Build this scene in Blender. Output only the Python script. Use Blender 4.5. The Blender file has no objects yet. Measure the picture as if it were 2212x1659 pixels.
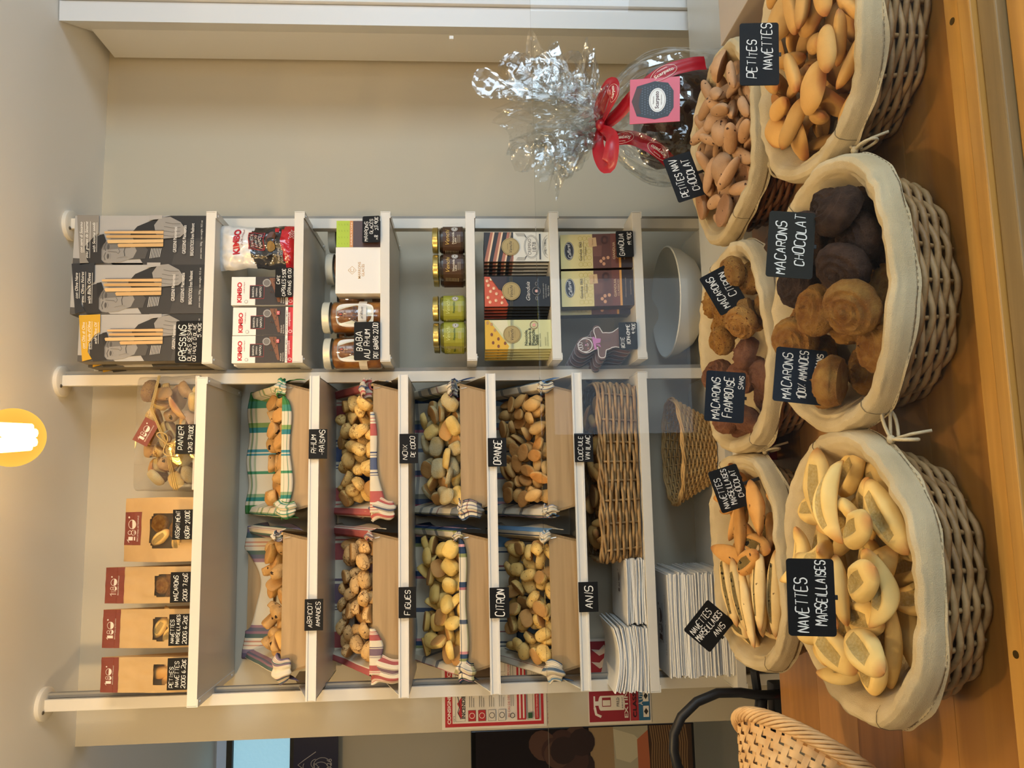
import bpy, bmesh, math, random
import numpy as np
from mathutils import Vector, Matrix, Euler, noise
random.seed(7)
PI = math.pi
SC = bpy.context.scene
COL = SC.collection

# ---------------------------------------------------------------- camera, light, exposure
EYE = 1.5
F_PX, YAW, PITCH, ROLL = 1650.0, .1278, .0604, -.0127
_cy, _sy, _cp, _sp, _cr, _sr = math.cos(YAW), math.sin(YAW), math.cos(PITCH), math.sin(PITCH), math.cos(ROLL), math.sin(ROLL)
FWD = Vector((_sy*_cp, _cy*_cp, -_sp))
_r = Vector((_cy, -_sy, 0)); _u = _r.cross(FWD)
RIGHT = _cr*_r + _sr*_u
UP = -_sr*_r + _cr*_u

def ray(px, py):
    """photo pixel (as stored, lying on its side) -> direction from the camera"""
    return FWD + RIGHT*((1659-py-829.5)/F_PX) - UP*((px-1106)/F_PX)
def P(px, py, Y):
    d = ray(px, py); d = d*(Y/d.y); return Vector((d.x, d.y, d.z+EYE))
def PZ(px, py, z):
    d = ray(px, py); d = d*((z-EYE)/d.z); return Vector((d.x, d.y, d.z+EYE))

cam = bpy.data.cameras.new('camera'); camo = bpy.data.objects.new('camera', cam); COL.objects.link(camo)
cam.sensor_fit = 'HORIZONTAL'; cam.sensor_width = 36; cam.lens = F_PX/2212*36
cam.clip_start = .02
# the phone was held on its side: picture right = down in the room
_cx = -UP; _cyv = RIGHT; _cz = -FWD
camo.matrix_world = Matrix(((_cx.x, _cyv.x, _cz.x, 0), (_cx.y, _cyv.y, _cz.y, 0), (_cx.z, _cyv.z, _cz.z, EYE), (0, 0, 0, 1)))
SC.camera = camo

vs = SC.view_settings
vs.view_transform = 'Standard'; vs.look = 'None'; vs.gamma = 1; vs.use_curve_mapping = False
vs.exposure = -.12

w = bpy.data.worlds.new('sky'); SC.world = w; w.use_nodes = True
bg = w.node_tree.nodes['Background']; bg.inputs[0].default_value = (.62, .78, 1, 1); bg.inputs[1].default_value = .9

def area(name, loc, target, sx, sy, power, color):
    L = bpy.data.lights.new(name, 'AREA'); L.shape = 'RECTANGLE'; L.size = sx; L.size_y = sy; L.energy = power; L.color = color
    o = bpy.data.objects.new(name, L); COL.objects.link(o); o.location = loc
    o.rotation_euler = (Vector(target)-Vector(loc)).to_track_quat('-Z', 'Y').to_euler(); return o
def point(name, loc, power, color, r=.05):
    L = bpy.data.lights.new(name, 'POINT'); L.energy = power; L.color = color; L.shadow_soft_size = r
    o = bpy.data.objects.new(name, L); COL.objects.link(o); o.location = loc; return o
WARM = (1, .72, .40)
DAY = (.68, .84, 1)
SC.cycles.transparent_max_bounces = 20; SC.cycles.max_bounces = 8; SC.cycles.caustics_reflective = False; SC.cycles.caustics_refractive = False
GPOW = 32
area('window_daylight', (2.95, -1.1, 1.5), (.9, 1.6, 1.3), 1.9, 1.6, 95, DAY)
area('shop_door_daylight', (.75, -2.98, 1.2), (.55, 2, 1.2), 1.0, 2.2, 26, DAY)
point('bulb_light_counter', (.34, .98, 2.36), 13, WARM, .045)
point('bulb_light_left', (-.95, 1.10, 2.36), 24, (1, .68, .32), .045)
point('fill_light_rear', (-.25, -.15, 2.34), 11, WARM, .05)  # unseen fill lamp added behind the camera to brighten the basket fronts
point('fill_light_right', (.95, .45, 2.36), 4.5, WARM, .05)  # added fill, no bulb here: lifts the dark counter by the right basket

# ---------------------------------------------------------------- materials
def lin(h):
    c = [int(h[i:i+2], 16)/255 for i in (0, 2, 4)]
    return tuple((x/12.92 if x <= .04045 else ((x+.055)/1.055)**2.4) for x in c)+(1,)
MATS = {}
def mat(name, hexcol=None, rough=.6, metal=0, spec=.5, bump=0, bscale=60, var=0, mix=None, mscale=20, coat=0, emis=None, estr=0):
    """plain or mottled principled material; var = per-object value variation, mix = second colour in noise patches"""
    if name in MATS: return MATS[name]
    m = bpy.data.materials.new(name); m.use_nodes = True; nt = m.node_tree; b = nt.nodes['Principled BSDF']
    N = nt.nodes.new; Lk = nt.links.new
    b.inputs['Base Color'].default_value = lin(hexcol); b.inputs['Roughness'].default_value = rough
    b.inputs['Metallic'].default_value = metal; b.inputs['Specular IOR Level'].default_value = spec
    b.inputs['Coat Weight'].default_value = coat
    src = None
    tc = N('ShaderNodeTexCoord')
    if mix:
        n = N('ShaderNodeTexNoise'); n.inputs['Scale'].default_value = mscale; n.inputs['Detail'].default_value = 4
        Lk(tc.outputs['Object'], n.inputs['Vector'])
        r = N('ShaderNodeValToRGB'); r.color_ramp.elements[0].position = .38; r.color_ramp.elements[1].position = .62
        r.color_ramp.elements[0].color = lin(hexcol); r.color_ramp.elements[1].color = lin(mix)
        Lk(n.outputs['Fac'], r.inputs['Fac']); src = r.outputs['Color']
    if var:
        oi = N('ShaderNodeObjectInfo'); mr = N('ShaderNodeMapRange'); hs = N('ShaderNodeHueSaturation')
        mr.inputs['To Min'].default_value = 1-var; mr.inputs['To Max'].default_value = 1+var*.7
        Lk(oi.outputs['Random'], mr.inputs['Value']); Lk(mr.outputs['Result'], hs.inputs['Value'])
        if src: Lk(src, hs.inputs['Color'])
        else: hs.inputs['Color'].default_value = lin(hexcol)
        src = hs.outputs['Color']
    if src: Lk(src, b.inputs['Base Color'])
    if bump:
        n2 = N('ShaderNodeTexNoise'); n2.inputs['Scale'].default_value = bscale; n2.inputs['Detail'].default_value = 5
        bp = N('ShaderNodeBump'); bp.inputs['Strength'].default_value = bump; bp.inputs['Distance'].default_value = .003
        Lk(tc.outputs['Object'], n2.inputs['Vector']); Lk(n2.outputs['Fac'], bp.inputs['Height']); Lk(bp.outputs['Normal'], b.inputs['Normal'])
    if emis:
        b.inputs['Emission Color'].default_value = lin(emis); b.inputs['Emission Strength'].default_value = estr
    MATS[name] = m; return m

def flat(h, rough=.5):
    return mat('print_'+h, h, rough)

def biscuit(name, c1, c2, spots=None, sscale=130, sthr=.66, bump=.6, bscale=130, tip=None, mscale=22, cracks=None):
    """baked dough: two tones in patches, optional dark specks, optional browned ends along local x"""
    if name in MATS: return MATS[name]
    m = bpy.data.materials.new(name); m.use_nodes = True; nt = m.node_tree; b = nt.nodes['Principled BSDF']
    N = nt.nodes.new; Lk = nt.links.new
    b.inputs['Roughness'].default_value = .72; b.inputs['Specular IOR Level'].default_value = .3
    tc = N('ShaderNodeTexCoord'); n = N('ShaderNodeTexNoise'); n.inputs['Scale'].default_value = mscale; n.inputs['Detail'].default_value = 5
    Lk(tc.outputs['Object'], n.inputs['Vector'])
    r = N('ShaderNodeValToRGB'); r.color_ramp.elements[0].position = .35; r.color_ramp.elements[1].position = .68
    r.color_ramp.elements[0].color = lin(c1); r.color_ramp.elements[1].color = lin(c2)
    Lk(n.outputs['Fac'], r.inputs['Fac']); src = r.outputs['Color']
    def mixc(fac, a, colr):
        mx = N('ShaderNodeMix'); mx.data_type = 'RGBA'; Lk(fac, mx.inputs[0]); Lk(a, mx.inputs[6]); mx.inputs[7].default_value = colr
        return mx.outputs[2]
    if tip:
        sx = N('ShaderNodeSeparateXYZ'); Lk(tc.outputs['Generated'], sx.inputs[0])
        a = N('ShaderNodeMath'); a.operation = 'SUBTRACT'; a.inputs[1].default_value = .5; Lk(sx.outputs[0], a.inputs[0])
        ab = N('ShaderNodeMath'); ab.operation = 'ABSOLUTE'; Lk(a.outputs[0], ab.inputs[0])
        mr = N('ShaderNodeMapRange'); mr.inputs['From Min'].default_value = .36; mr.inputs['From Max'].default_value = .5; Lk(ab.outputs[0], mr.inputs['Value'])
        src = mixc(mr.outputs['Result'], src, lin(tip))
    oi = N('ShaderNodeObjectInfo'); mr = N('ShaderNodeMapRange'); hs = N('ShaderNodeHueSaturation')
    mr.inputs['To Min'].default_value = .84; mr.inputs['To Max'].default_value = 1.13
    Lk(oi.outputs['Random'], mr.inputs['Value']); Lk(mr.outputs['Result'], hs.inputs['Value']); Lk(src, hs.inputs['Color']); src = hs.outputs['Color']
    crk = None
    if cracks:
        nz = N('ShaderNodeTexNoise'); nz.inputs['Scale'].default_value = 55; Lk(tc.outputs['Object'], nz.inputs['Vector'])
        va = N('ShaderNodeVectorMath'); va.operation = 'MULTIPLY_ADD'; va.inputs[1].default_value = (.02, .02, .02); Lk(nz.outputs['Color'], va.inputs[0]); Lk(tc.outputs['Object'], va.inputs[2])
        vo = N('ShaderNodeTexVoronoi'); vo.feature = 'DISTANCE_TO_EDGE'; vo.inputs['Scale'].default_value = 75; Lk(va.outputs[0], vo.inputs['Vector'])
        c1_ = N('ShaderNodeMapRange'); c1_.inputs['From Min'].default_value = .012; c1_.inputs['From Max'].default_value = .05; c1_.inputs['To Min'].default_value = 1; c1_.inputs['To Max'].default_value = 0; Lk(vo.outputs['Distance'], c1_.inputs['Value'])
        nm = N('ShaderNodeTexNoise'); nm.inputs['Scale'].default_value = 38; Lk(tc.outputs['Object'], nm.inputs['Vector'])
        c2_ = N('ShaderNodeMapRange'); c2_.inputs['From Min'].default_value = .46; c2_.inputs['From Max'].default_value = .54; Lk(nm.outputs['Fac'], c2_.inputs['Value'])
        cm = N('ShaderNodeMath'); cm.operation = 'MULTIPLY'; Lk(c1_.outputs[0], cm.inputs[0]); Lk(c2_.outputs[0], cm.inputs[1]); src = mixc(cm.outputs[0], src, lin(cracks))
    if spots:
        n3 = N('ShaderNodeTexNoise'); n3.inputs['Scale'].default_value = sscale; n3.inputs['Detail'].default_value = 2
        Lk(tc.outputs['Object'], n3.inputs['Vector'])
        r3 = N('ShaderNodeMapRange'); r3.inputs['From Min'].default_value = sthr; r3.inputs['From Max'].default_value = sthr+.04
        Lk(n3.outputs['Fac'], r3.inputs['Value']); src = mixc(r3.outputs['Result'], src, lin(spots))
    Lk(src, b.inputs['Base Color'])
    n2 = N('ShaderNodeTexNoise'); n2.inputs['Scale'].default_value = bscale; n2.inputs['Detail'].default_value = 6; n2.inputs['Roughness'].default_value = .65
    bp = N('ShaderNodeBump'); bp.inputs['Strength'].default_value = bump; bp.inputs['Distance'].default_value = .004
    Lk(tc.outputs['Object'], n2.inputs['Vector']); Lk(n2.outputs['Fac'], bp.inputs['Height']); Lk(bp.outputs['Normal'], b.inputs['Normal'])
    MATS[name] = m; return m

def wood(name, c1, c2, axis='X', scale=1.0, rough=.45, knots=False):
    if name in MATS: return MATS[name]
    m = bpy.data.materials.new(name); m.use_nodes = True; nt = m.node_tree; b = nt.nodes['Principled BSDF']
    N = nt.nodes.new; Lk = nt.links.new
    tc = N('ShaderNodeTexCoord'); mp = N('ShaderNodeMapping')
    s = [38*scale]*3; s['XYZ'.index(axis)] = 2.2*scale
    mp.inputs['Scale'].default_value = s
    Lk(tc.outputs['Object'], mp.inputs['Vector'])
    n = N('ShaderNodeTexNoise'); n.inputs['Scale'].default_value = 1.0; n.inputs['Detail'].default_value = 6; n.inputs['Distortion'].default_value = .6
    Lk(mp.outputs['Vector'], n.inputs['Vector'])
    r = N('ShaderNodeValToRGB'); r.color_ramp.elements[0].position = .3; r.color_ramp.elements[1].position = .72
    r.color_ramp.elements[0].color = lin(c1); r.color_ramp.elements[1].color = lin(c2); Lk(n.outputs['Fac'], r.inputs['Fac'])
    Lk(r.outputs['Color'], b.inputs['Base Color']); b.inputs['Roughness'].default_value = rough
    bp = N('ShaderNodeBump'); bp.inputs['Strength'].default_value = .12; bp.inputs['Distance'].default_value = .001
    Lk(n.outputs['Fac'], bp.inputs['Height']); Lk(bp.outputs['Normal'], b.inputs['Normal'])
    MATS[name] = m; return m

def stripes(name, warp, weft=None, base='d9ccb0', bump=.5):
    """woven cloth: warp = [(pos, hex)...] constant bands over U, weft = the same over V, multiplied"""
    if name in MATS: return MATS[name]
    m = bpy.data.materials.new(name); m.use_nodes = True; nt = m.node_tree; b = nt.nodes['Principled BSDF']
    N = nt.nodes.new; Lk = nt.links.new
    uv = N('ShaderNodeTexCoord'); sx = N('ShaderNodeSeparateXYZ'); Lk(uv.outputs['UV'], sx.inputs[0])
    def ramp(bands, out):
        fr = N('ShaderNodeMath'); fr.operation = 'FRACT'; Lk(out, fr.inputs[0])
        r = N('ShaderNodeValToRGB'); r.color_ramp.interpolation = 'CONSTANT'
        e = r.color_ramp.elements
        while len(e) > 1: e.remove(e[-1])
        e[0].position = bands[0][0]; e[0].color = lin(bands[0][1])
        for p_, c_ in bands[1:]:
            k = e.new(p_); k.color = lin(c_)
        Lk(fr.outputs[0], r.inputs['Fac']); return r.outputs['Color']
    src = ramp(warp, sx.outputs[0])
    if weft:
        mx = N('ShaderNodeMix'); mx.data_type = 'RGBA'; mx.blend_type = 'MULTIPLY'; mx.inputs[0].default_value = 1
        Lk(src, mx.inputs[6]); Lk(ramp(weft, sx.outputs[1]), mx.inputs[7]); src = mx.outputs[2]
    Lk(src, b.inputs['Base Color']); b.inputs['Roughness'].default_value = .9; b.inputs['Specular IOR Level'].default_value = .15
    tc = N('ShaderNodeTexCoord'); n2 = N('ShaderNodeTexNoise'); n2.inputs['Scale'].default_value = 700; Lk(tc.outputs['Object'], n2.inputs['Vector'])
    bp = N('ShaderNodeBump'); bp.inputs['Strength'].default_value = bump; bp.inputs['Distance'].default_value = .0008
    Lk(n2.outputs['Fac'], bp.inputs['Height']); Lk(bp.outputs['Normal'], b.inputs['Normal'])
    MATS[name] = m; return m

def clear(name, tint='ffffff', gloss=.9, rough=.03, base=.06, bump=0, bscale=20, ior=1.5):
    """thin clear sheet: passes light, mirrors by Fresnel"""
    if name in MATS: return MATS[name]
    m = bpy.data.materials.new(name); m.use_nodes = True; nt = m.node_tree; nt.nodes.remove(nt.nodes['Principled BSDF'])
    N = nt.nodes.new; Lk = nt.links.new; out = nt.nodes['Material Output']
    t = N('ShaderNodeBsdfTransparent'); t.inputs[0].default_value = lin(tint)
    g = N('ShaderNodeBsdfGlossy'); g.inputs['Roughness'].default_value = rough; g.inputs['Color'].default_value = (gloss, gloss, gloss, 1)
    fr = N('ShaderNodeFresnel'); fr.inputs['IOR'].default_value = ior
    ad = N('ShaderNodeMath'); ad.operation = 'MULTIPLY_ADD'; ad.inputs[1].default_value = 1.0; ad.inputs[2].default_value = base; ad.use_clamp = True
    ge = N('ShaderNodeNewGeometry'); fb = N('ShaderNodeMath'); fb.operation = 'SUBTRACT'; fb.inputs[0].default_value = 1.0; Lk(ge.outputs['Backfacing'], fb.inputs[1])
    ml = N('ShaderNodeMath'); ml.operation = 'MULTIPLY'; Lk(fr.outputs[0], ml.inputs[0]); Lk(fb.outputs[0], ml.inputs[1]); Lk(ml.outputs[0], ad.inputs[0])
    mx = N('ShaderNodeMixShader'); Lk(ad.outputs[0], mx.inputs[0]); Lk(t.outputs[0], mx.inputs[1]); Lk(g.outputs[0], mx.inputs[2])
    Lk(mx.outputs[0], out.inputs['Surface'])
    if bump:
        tc = N('ShaderNodeTexCoord'); n2 = N('ShaderNodeTexVoronoi'); n2.inputs['Scale'].default_value = bscale; n2.feature = 'SMOOTH_F1'
        bp = N('ShaderNodeBump'); bp.inputs['Strength'].default_value = bump; bp.inputs['Distance'].default_value = .01
        Lk(tc.outputs['Object'], n2.inputs['Vector']); Lk(n2.outputs['Distance'], bp.inputs['Height'])
        Lk(bp.outputs['Normal'], g.inputs['Normal'])
    MATS[name] = m; return m

# ---------------------------------------------------------------- mesh building
class MB:
    def __init__(s): s.v = []; s.f = []; s.mi = []; s.uv = {}
    def add(s, verts, faces, mi=0, M=None):
        o = len(s.v)
        for p in verts:
            p = Vector(p); s.v.append(tuple(M @ p) if M else tuple(p))
        for f in faces: s.f.append(tuple(i+o for i in f)); s.mi.append(mi)
        return o
    def box(s, lo, hi, mi=0, M=None, bev=0):
        x0, y0, z0 = lo; x1, y1, z1 = hi
        if not bev:
            s.add([(x0,y0,z0),(x1,y0,z0),(x1,y1,z0),(x0,y1,z0),(x0,y0,z1),(x1,y0,z1),(x1,y1,z1),(x0,y1,z1)],
                  [(0,3,2,1),(4,5,6,7),(0,1,5,4),(1,2,6,5),(2,3,7,6),(3,0,4,7)], mi, M); return
        b = bmesh.new(); r = bmesh.ops.create_cube(b, size=1)
        for v in b.verts: v.co = Vector(((x0+x1)/2+v.co.x*(x1-x0), (y0+y1)/2+v.co.y*(y1-y0), (z0+z1)/2+v.co.z*(z1-z0)))
        bmesh.ops.bevel(b, geom=b.edges[:], offset=bev, segments=2, affect='EDGES', profile=.6)
        b.verts.ensure_lookup_table(); b.verts.index_update()
        s.add([v.co.copy() for v in b.verts], [[v.index for v in f.verts] for f in b.faces], mi, M); b.free()
    def grid(s, fn, nu, nv, mi=0, M=None, close_u=False, uvs=None):
        """fn(i/nu, j/nv) -> point; quads over the sheet"""
        cu = nu if close_u else nu+1
        pts = [fn(i/nu, j/nv) for j in range(nv+1) for i in range(cu)]
        fs = []
        o = len(s.v)
        for j in range(nv):
            for i in range(nu):
                a = j*cu+i; b_ = j*cu+(i+1) % cu; c = (j+1)*cu+(i+1) % cu; d = (j+1)*cu+i
                fs.append((a, b_, c, d))
                s.uv[len(s.f)+len(fs)-1] = [(i/nu, j/nv), ((i+1)/nu, j/nv), ((i+1)/nu, (j+1)/nv), (i/nu, (j+1)/nv)]
        s.add(pts, fs, mi, M)
    def tube(s, pts, r, n=8, mi=0, M=None, closed=False, caps=True):
        pts = [Vector(p) for p in pts]; k = len(pts); rr = r if callable(r) else (lambda t: r)
        vs_, prev = [], None
        for i, p in enumerate(pts):
            a = pts[(i-1) % k] if (closed or i > 0) else p; b_ = pts[(i+1) % k] if (closed or i < k-1) else p
            t = (b_-a).normalized() if (b_-a).length > 1e-9 else Vector((0, 0, 1))
            if prev is None:
                q = Vector((0, 0, 1)) if abs(t.z) < .9 else Vector((1, 0, 0)); n1 = t.cross(q).normalized()
            else:
                n1 = (prev - t*prev.dot(t)).normalized()
            prev = n1; n2 = t.cross(n1); R_ = rr(i/max(1, k-1))
            for j in range(n):
                a2 = 2*PI*j/n; vs_.append(p+(n1*math.cos(a2)+n2*math.sin(a2))*R_)
        fs = []
        for i in range(k if closed else k-1):
            for j in range(n):
                a = i*n+j; b_ = i*n+(j+1) % n; c = ((i+1) % k)*n+(j+1) % n; d = ((i+1) % k)*n+j; fs.append((a, b_, c, d))
        if not closed and caps: fs.append(tuple(range(n))[::-1]); fs.append(tuple((k-1)*n+j for j in range(n)))
        s.add(vs_, fs, mi, M)
    def lathe(s, prof, n=32, mi=0, M=None, sx=1, sy=1, mis=None):
        """prof [(r,z)...] turned round z"""
        vs_ = []; fs = []; ms = []
        for r, z in prof:
            for j in range(n):
                a = 2*PI*j/n; vs_.append((r*math.cos(a)*sx, r*math.sin(a)*sy, z))
        o = len(s.v); s.add(vs_, [], mi, M)
        for i in range(len(prof)-1):
            for j in range(n):
                s.f.append((o+i*n+j, o+i*n+(j+1) % n, o+(i+1)*n+(j+1) % n, o+(i+1)*n+j)); s.mi.append(mis[i] if mis else mi)
        for i, rev in ((0, True), (len(prof)-1, False)):
            if prof[i][0] > 1e-6:
                pass
    def prism(s, poly, y0, y1, mi=0, M=None, side=None):
        """poly in x,z extruded along y"""
        n = len(poly); vv = [(x, y0, z) for x, z in poly]+[(x, y1, z) for x, z in poly]
        s.add(vv, [tuple(range(n)), tuple(range(2*n-1, n-1, -1))], mi, M)
        s.add(vv, [(i, n+i, n+(i+1) % n, (i+1) % n) for i in range(n)], mi if side is None else side, M)
    def build(s, name, mats, parent=None, smooth=False, auto=False):
        me = bpy.data.meshes.new(name); me.from_pydata(s.v, [], s.f)
        if not isinstance(mats, (list, tuple)): mats = [mats]
        for m in mats: me.materials.append(m)
        me.polygons.foreach_set('material_index', s.mi)
        if smooth or auto: me.polygons.foreach_set('use_smooth', [True]*len(s.f))
        if s.uv:
            ul = me.uv_layers.new(name='UVMap')
            for fi, c in s.uv.items():
                p = me.polygons[fi]
                for li, q in zip(p.loop_indices, c): ul.data[li].uv = q
        me.update()
        if auto: me.set_sharp_from_angle(angle=.7)
        return link(name, me, parent)

def link(name, me, parent=None):
    o = bpy.data.objects.new(name, me); COL.objects.link(o)
    if parent: o.parent = parent
    return o
def tag(o, label, cat, group=None, kind=None):
    o['label'] = label; o['category'] = cat
    if group: o['group'] = group
    if kind: o['kind'] = kind
    return o
def thing(name, label, cat, loc=(0, 0, 0), rot=(0, 0, 0), group=None):
    o = bpy.data.objects.new(name, None); COL.objects.link(o); o.empty_display_size = .02
    o.location = loc; o.rotation_euler = rot; return tag(o, label, cat, group)
def struct(name, mb, m):
    o = mb.build(name, m); o['kind'] = 'structure'; return o
def dup(o, label, loc=None, rot=None, group=None):
    c = o.copy(); COL.objects.link(c)
    if loc is not None: c.location = loc
    if rot is not None: c.rotation_euler = rot
    c['label'] = label
    if group: c['group'] = group
    for ch in list(o.children):
        d = ch.copy(); COL.objects.link(d); d.parent = c
    return c

# ---------------------------------------------------------------- printed matter
_TXT = {}
def text_geo(s, bold=0.0, shear=0.0):
    k = (s, bold, shear)
    if k in _TXT: return _TXT[k]
    cu = bpy.data.curves.new('t', 'FONT'); cu.body = s; cu.size = 1; cu.offset = bold; cu.shear = shear; cu.resolution_u = 3
    o = bpy.data.objects.new('t', cu); me = bpy.data.meshes.new_from_object(o)
    vv = [(v.co.x, v.co.y) for v in me.vertices]; ff = [tuple(p.vertices) for p in me.polygons]
    bpy.data.objects.remove(o); bpy.data.meshes.remove(me); bpy.data.curves.remove(cu)
    if not vv: _TXT[k] = ([], [], 0, 0, 1, 1); return _TXT[k]
    xs = [a for a, b in vv]; ys = [b for a, b in vv]
    _TXT[k] = (vv, ff, min(xs), min(ys), max(xs)-min(xs), max(ys)-min(ys)); return _TXT[k]

GL = {'A': '002640|1232', 'B': '0006|062635342303|233231200', 'C': '453616050110304100', 'D': '0006|0626454120 00', 'E': '46060040|0333', 'F': '460600|0333',
 'G': '4536160501103041 4323', 'H': '0006|4046|0343', 'I': '1016', 'J': '36311001', 'K': '0006|0346|1440', 'L': '060040', 'M': '0006234640', 'N': '00064046',
 'O': '16050110304145361 6', 'P': '0006|0636454332 02', 'Q': '1605011030414536 16|2140', 'R': '0006|06364543330 3|2340', 'S': '4536160504133342413010 01',
 'T': '0646|2620', 'U': '060110304146', 'V': '062046', 'W': '0610243046', 'X': '0640|0046', 'Y': '062346|2320', 'Z': '06460040',
 '0': '1605011030414536 16', '1': '042620', '2': '0516364543000040', '3': '06462333423110 01', '4': '3036020242', '5': '46060434423010 01', '6': '3616050110304142330 2',
 '7': '064620', '8': '23140516364533134130100113', '9': '4434130416364530', ',': '1110', '.': '1011', '-': '0333', '%': '0046|0515|3141', '€': '45361605011030 41|0434|0232',
 "'": '1617', '/': '0046', 'É': '46060040|0333|1738', 'Ï': '1014|0616|2636', 'È': '46060040|0333|1837', 'g': '3414031232|34302010', 'k': '0006|0333|1330', 'x': '0340|0043'}
GL['C'] = '453616050110304 1'; GL['B'] = '0006|062635342303|03233231200 0'
def strokes(ch):
    s = GL.get(ch, GL.get(ch.upper()))
    if not s: return []
    out = []
    for part in s.replace(' ', '').split('|'):
        out.append([(int(part[i]), int(part[i+1])) for i in range(0, len(part)-1, 2)])
    return out

class Art:
    """flat printed shapes on a face: x right, z up, each layer a hair nearer the viewer (-y)"""
    EPS = .0001
    def __init__(s, wrap=None, y=0.0, eps=None):
        s.mb = MB(); s.mats = []; s.lay = 1; s.wrap = wrap; s.y = y; s.eps = eps or Art.EPS; s.hold = False
    def mi(s, m):
        if isinstance(m, str): m = flat(m)
        if m not in s.mats: s.mats.append(m)
        return s.mats.index(m)
    def put(s, pts, faces, m, lay=None):
        if lay is None:
            lay = s.lay
            if not s.hold: s.lay += 1
        y = s.y - lay*s.eps
        out = []
        for x, z in pts:
            out.append(s.wrap(x, z, lay*s.eps) if s.wrap else (x, y, z))
        s.mb.add(out, faces, s.mi(m)); return lay
    def rect(s, x0, z0, x1, z1, m):
        n = 12 if s.wrap else 1
        pts = [(x0+(x1-x0)*i/n, z0+(z1-z0)*j/n) for j in range(n+1) for i in range(n+1)]
        s.put(pts, [(j*(n+1)+i, j*(n+1)+i+1, (j+1)*(n+1)+i+1, (j+1)*(n+1)+i) for j in range(n) for i in range(n)], m)
    def poly(s, pts, m):
        s.put(pts, [tuple(range(len(pts)))], m)
    def ell(s, cx, cz, rx, rz, m, n=28, a0=0, a1=2*PI):
        s.poly([(cx+rx*math.cos(a0+(a1-a0)*i/n), cz+rz*math.sin(a0+(a1-a0)*i/n)) for i in range(n if a1-a0 > 6.2 else n+1)], m)
    def ring(s, cx, cz, rx, rz, wd, m, n=32, a0=0, a1=2*PI):
        s.line([(cx+rx*math.cos(a0+(a1-a0)*i/n), cz+rz*math.sin(a0+(a1-a0)*i/n)) for i in range(n+1)], wd, m)
    def line(s, pts, wd, m):
        vv, ff = [], []
        for i in range(len(pts)):
            a = Vector(pts[max(0, i-1)]); b = Vector(pts[min(len(pts)-1, i+1)]); d = (b-a)
            d = d.normalized() if d.length > 1e-9 else Vector((1, 0)); n = Vector((-d.y, d.x))*wd/2; p = Vector(pts[i])
            vv += [tuple(p+n), tuple(p-n)]
        for i in range(len(pts)-1): ff.append((2*i, 2*i+1, 2*i+3, 2*i+2))
        s.put(vv, ff, m)
    def text(s, t, cx, cz, m, w=None, h=None, bold=0.0, shear=0.0, rot=0):
        vv, ff, x0, y0, W, H = text_geo(t, bold, shear)
        if not vv: return
        sc = (w/W) if w else (h/H); sz = (h/H) if (w and h) else sc
        c, sn = math.cos(rot), math.sin(rot); out = []
        for x, y in vv:
            a = (x-x0-W/2)*sc; b = (y-y0-H/2)*sz; out.append((cx+a*c-b*sn, cz+a*sn+b*c))
        s.put(out, ff, m)
    def hand(s, t, cx, cz, w, h, m='f2efe6', pen=None, slant=.12, seed=None):
        """handwriting in capitals with a chalk pen, fitted in w x h"""
        rnd = random.Random(seed if seed is not None else hash_str(t)); x = 0; items = []
        for ch in t:
            if ch == ' ': x += 3.4; continue
            st = strokes(ch); mx = max([p[0] for q in st for p in q] or [2])
            dy = rnd.uniform(-.5, .5); sc = rnd.uniform(.84, 1.1)
            for q in st: items.append([(x+(a+b*slant)*sc+rnd.uniform(-.12, .12), b*sc+dy+rnd.uniform(-.12, .12)) for a, b in q])
            x += mx*sc+1.45
        if not items: return
        W = x-1.45+.6; sx = w/W; sz = h/6.4; pen = pen or max(h*.105, .0011); lay = s.lay; s.lay += 1
        for q in items:
            pts = [Vector((cx-w/2+a*sx, cz-h/2+b*sz)) for a, b in q]
            if len(pts) > 2:
                sm = []
                for i in range(len(pts)-1):
                    p0 = pts[max(0, i-1)]; p1 = pts[i]; p2 = pts[i+1]; p3 = pts[min(len(pts)-1, i+2)]
                    for t_ in (0, .34, .67):
                        a = t_; k = .35
                        m1 = (p2-p0)*k; m2 = (p3-p1)*k
                        sm.append(p1*(2*a**3-3*a*a+1)+m1*(a**3-2*a*a+a)+p2*(-2*a**3+3*a*a)+m2*(a**3-a*a))
                sm.append(pts[-1]); pts = sm
            vv, ff = [], []
            for i in range(len(pts)):
                a = pts[max(0, i-1)]; b = pts[min(len(pts)-1, i+1)]; d = (b-a).normalized() if (b-a).length > 1e-9 else Vector((1, 0))
                n = Vector((-d.y, d.x))*pen/2*(1 if 0 < i < len(pts)-1 else .6); vv += [tuple(pts[i]+n), tuple(pts[i]-n)]
            ff = [(2*i, 2*i+1, 2*i+3, 2*i+2) for i in range(len(pts)-1)]
            s.put(vv, ff, m, lay)
    def build(s, name, parent):
        return s.mb.build(name, s.mats, parent)
def hash_str(t):
    h = 7
    for c in t: h = (h*31+ord(c)) % 100003
    return h

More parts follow.
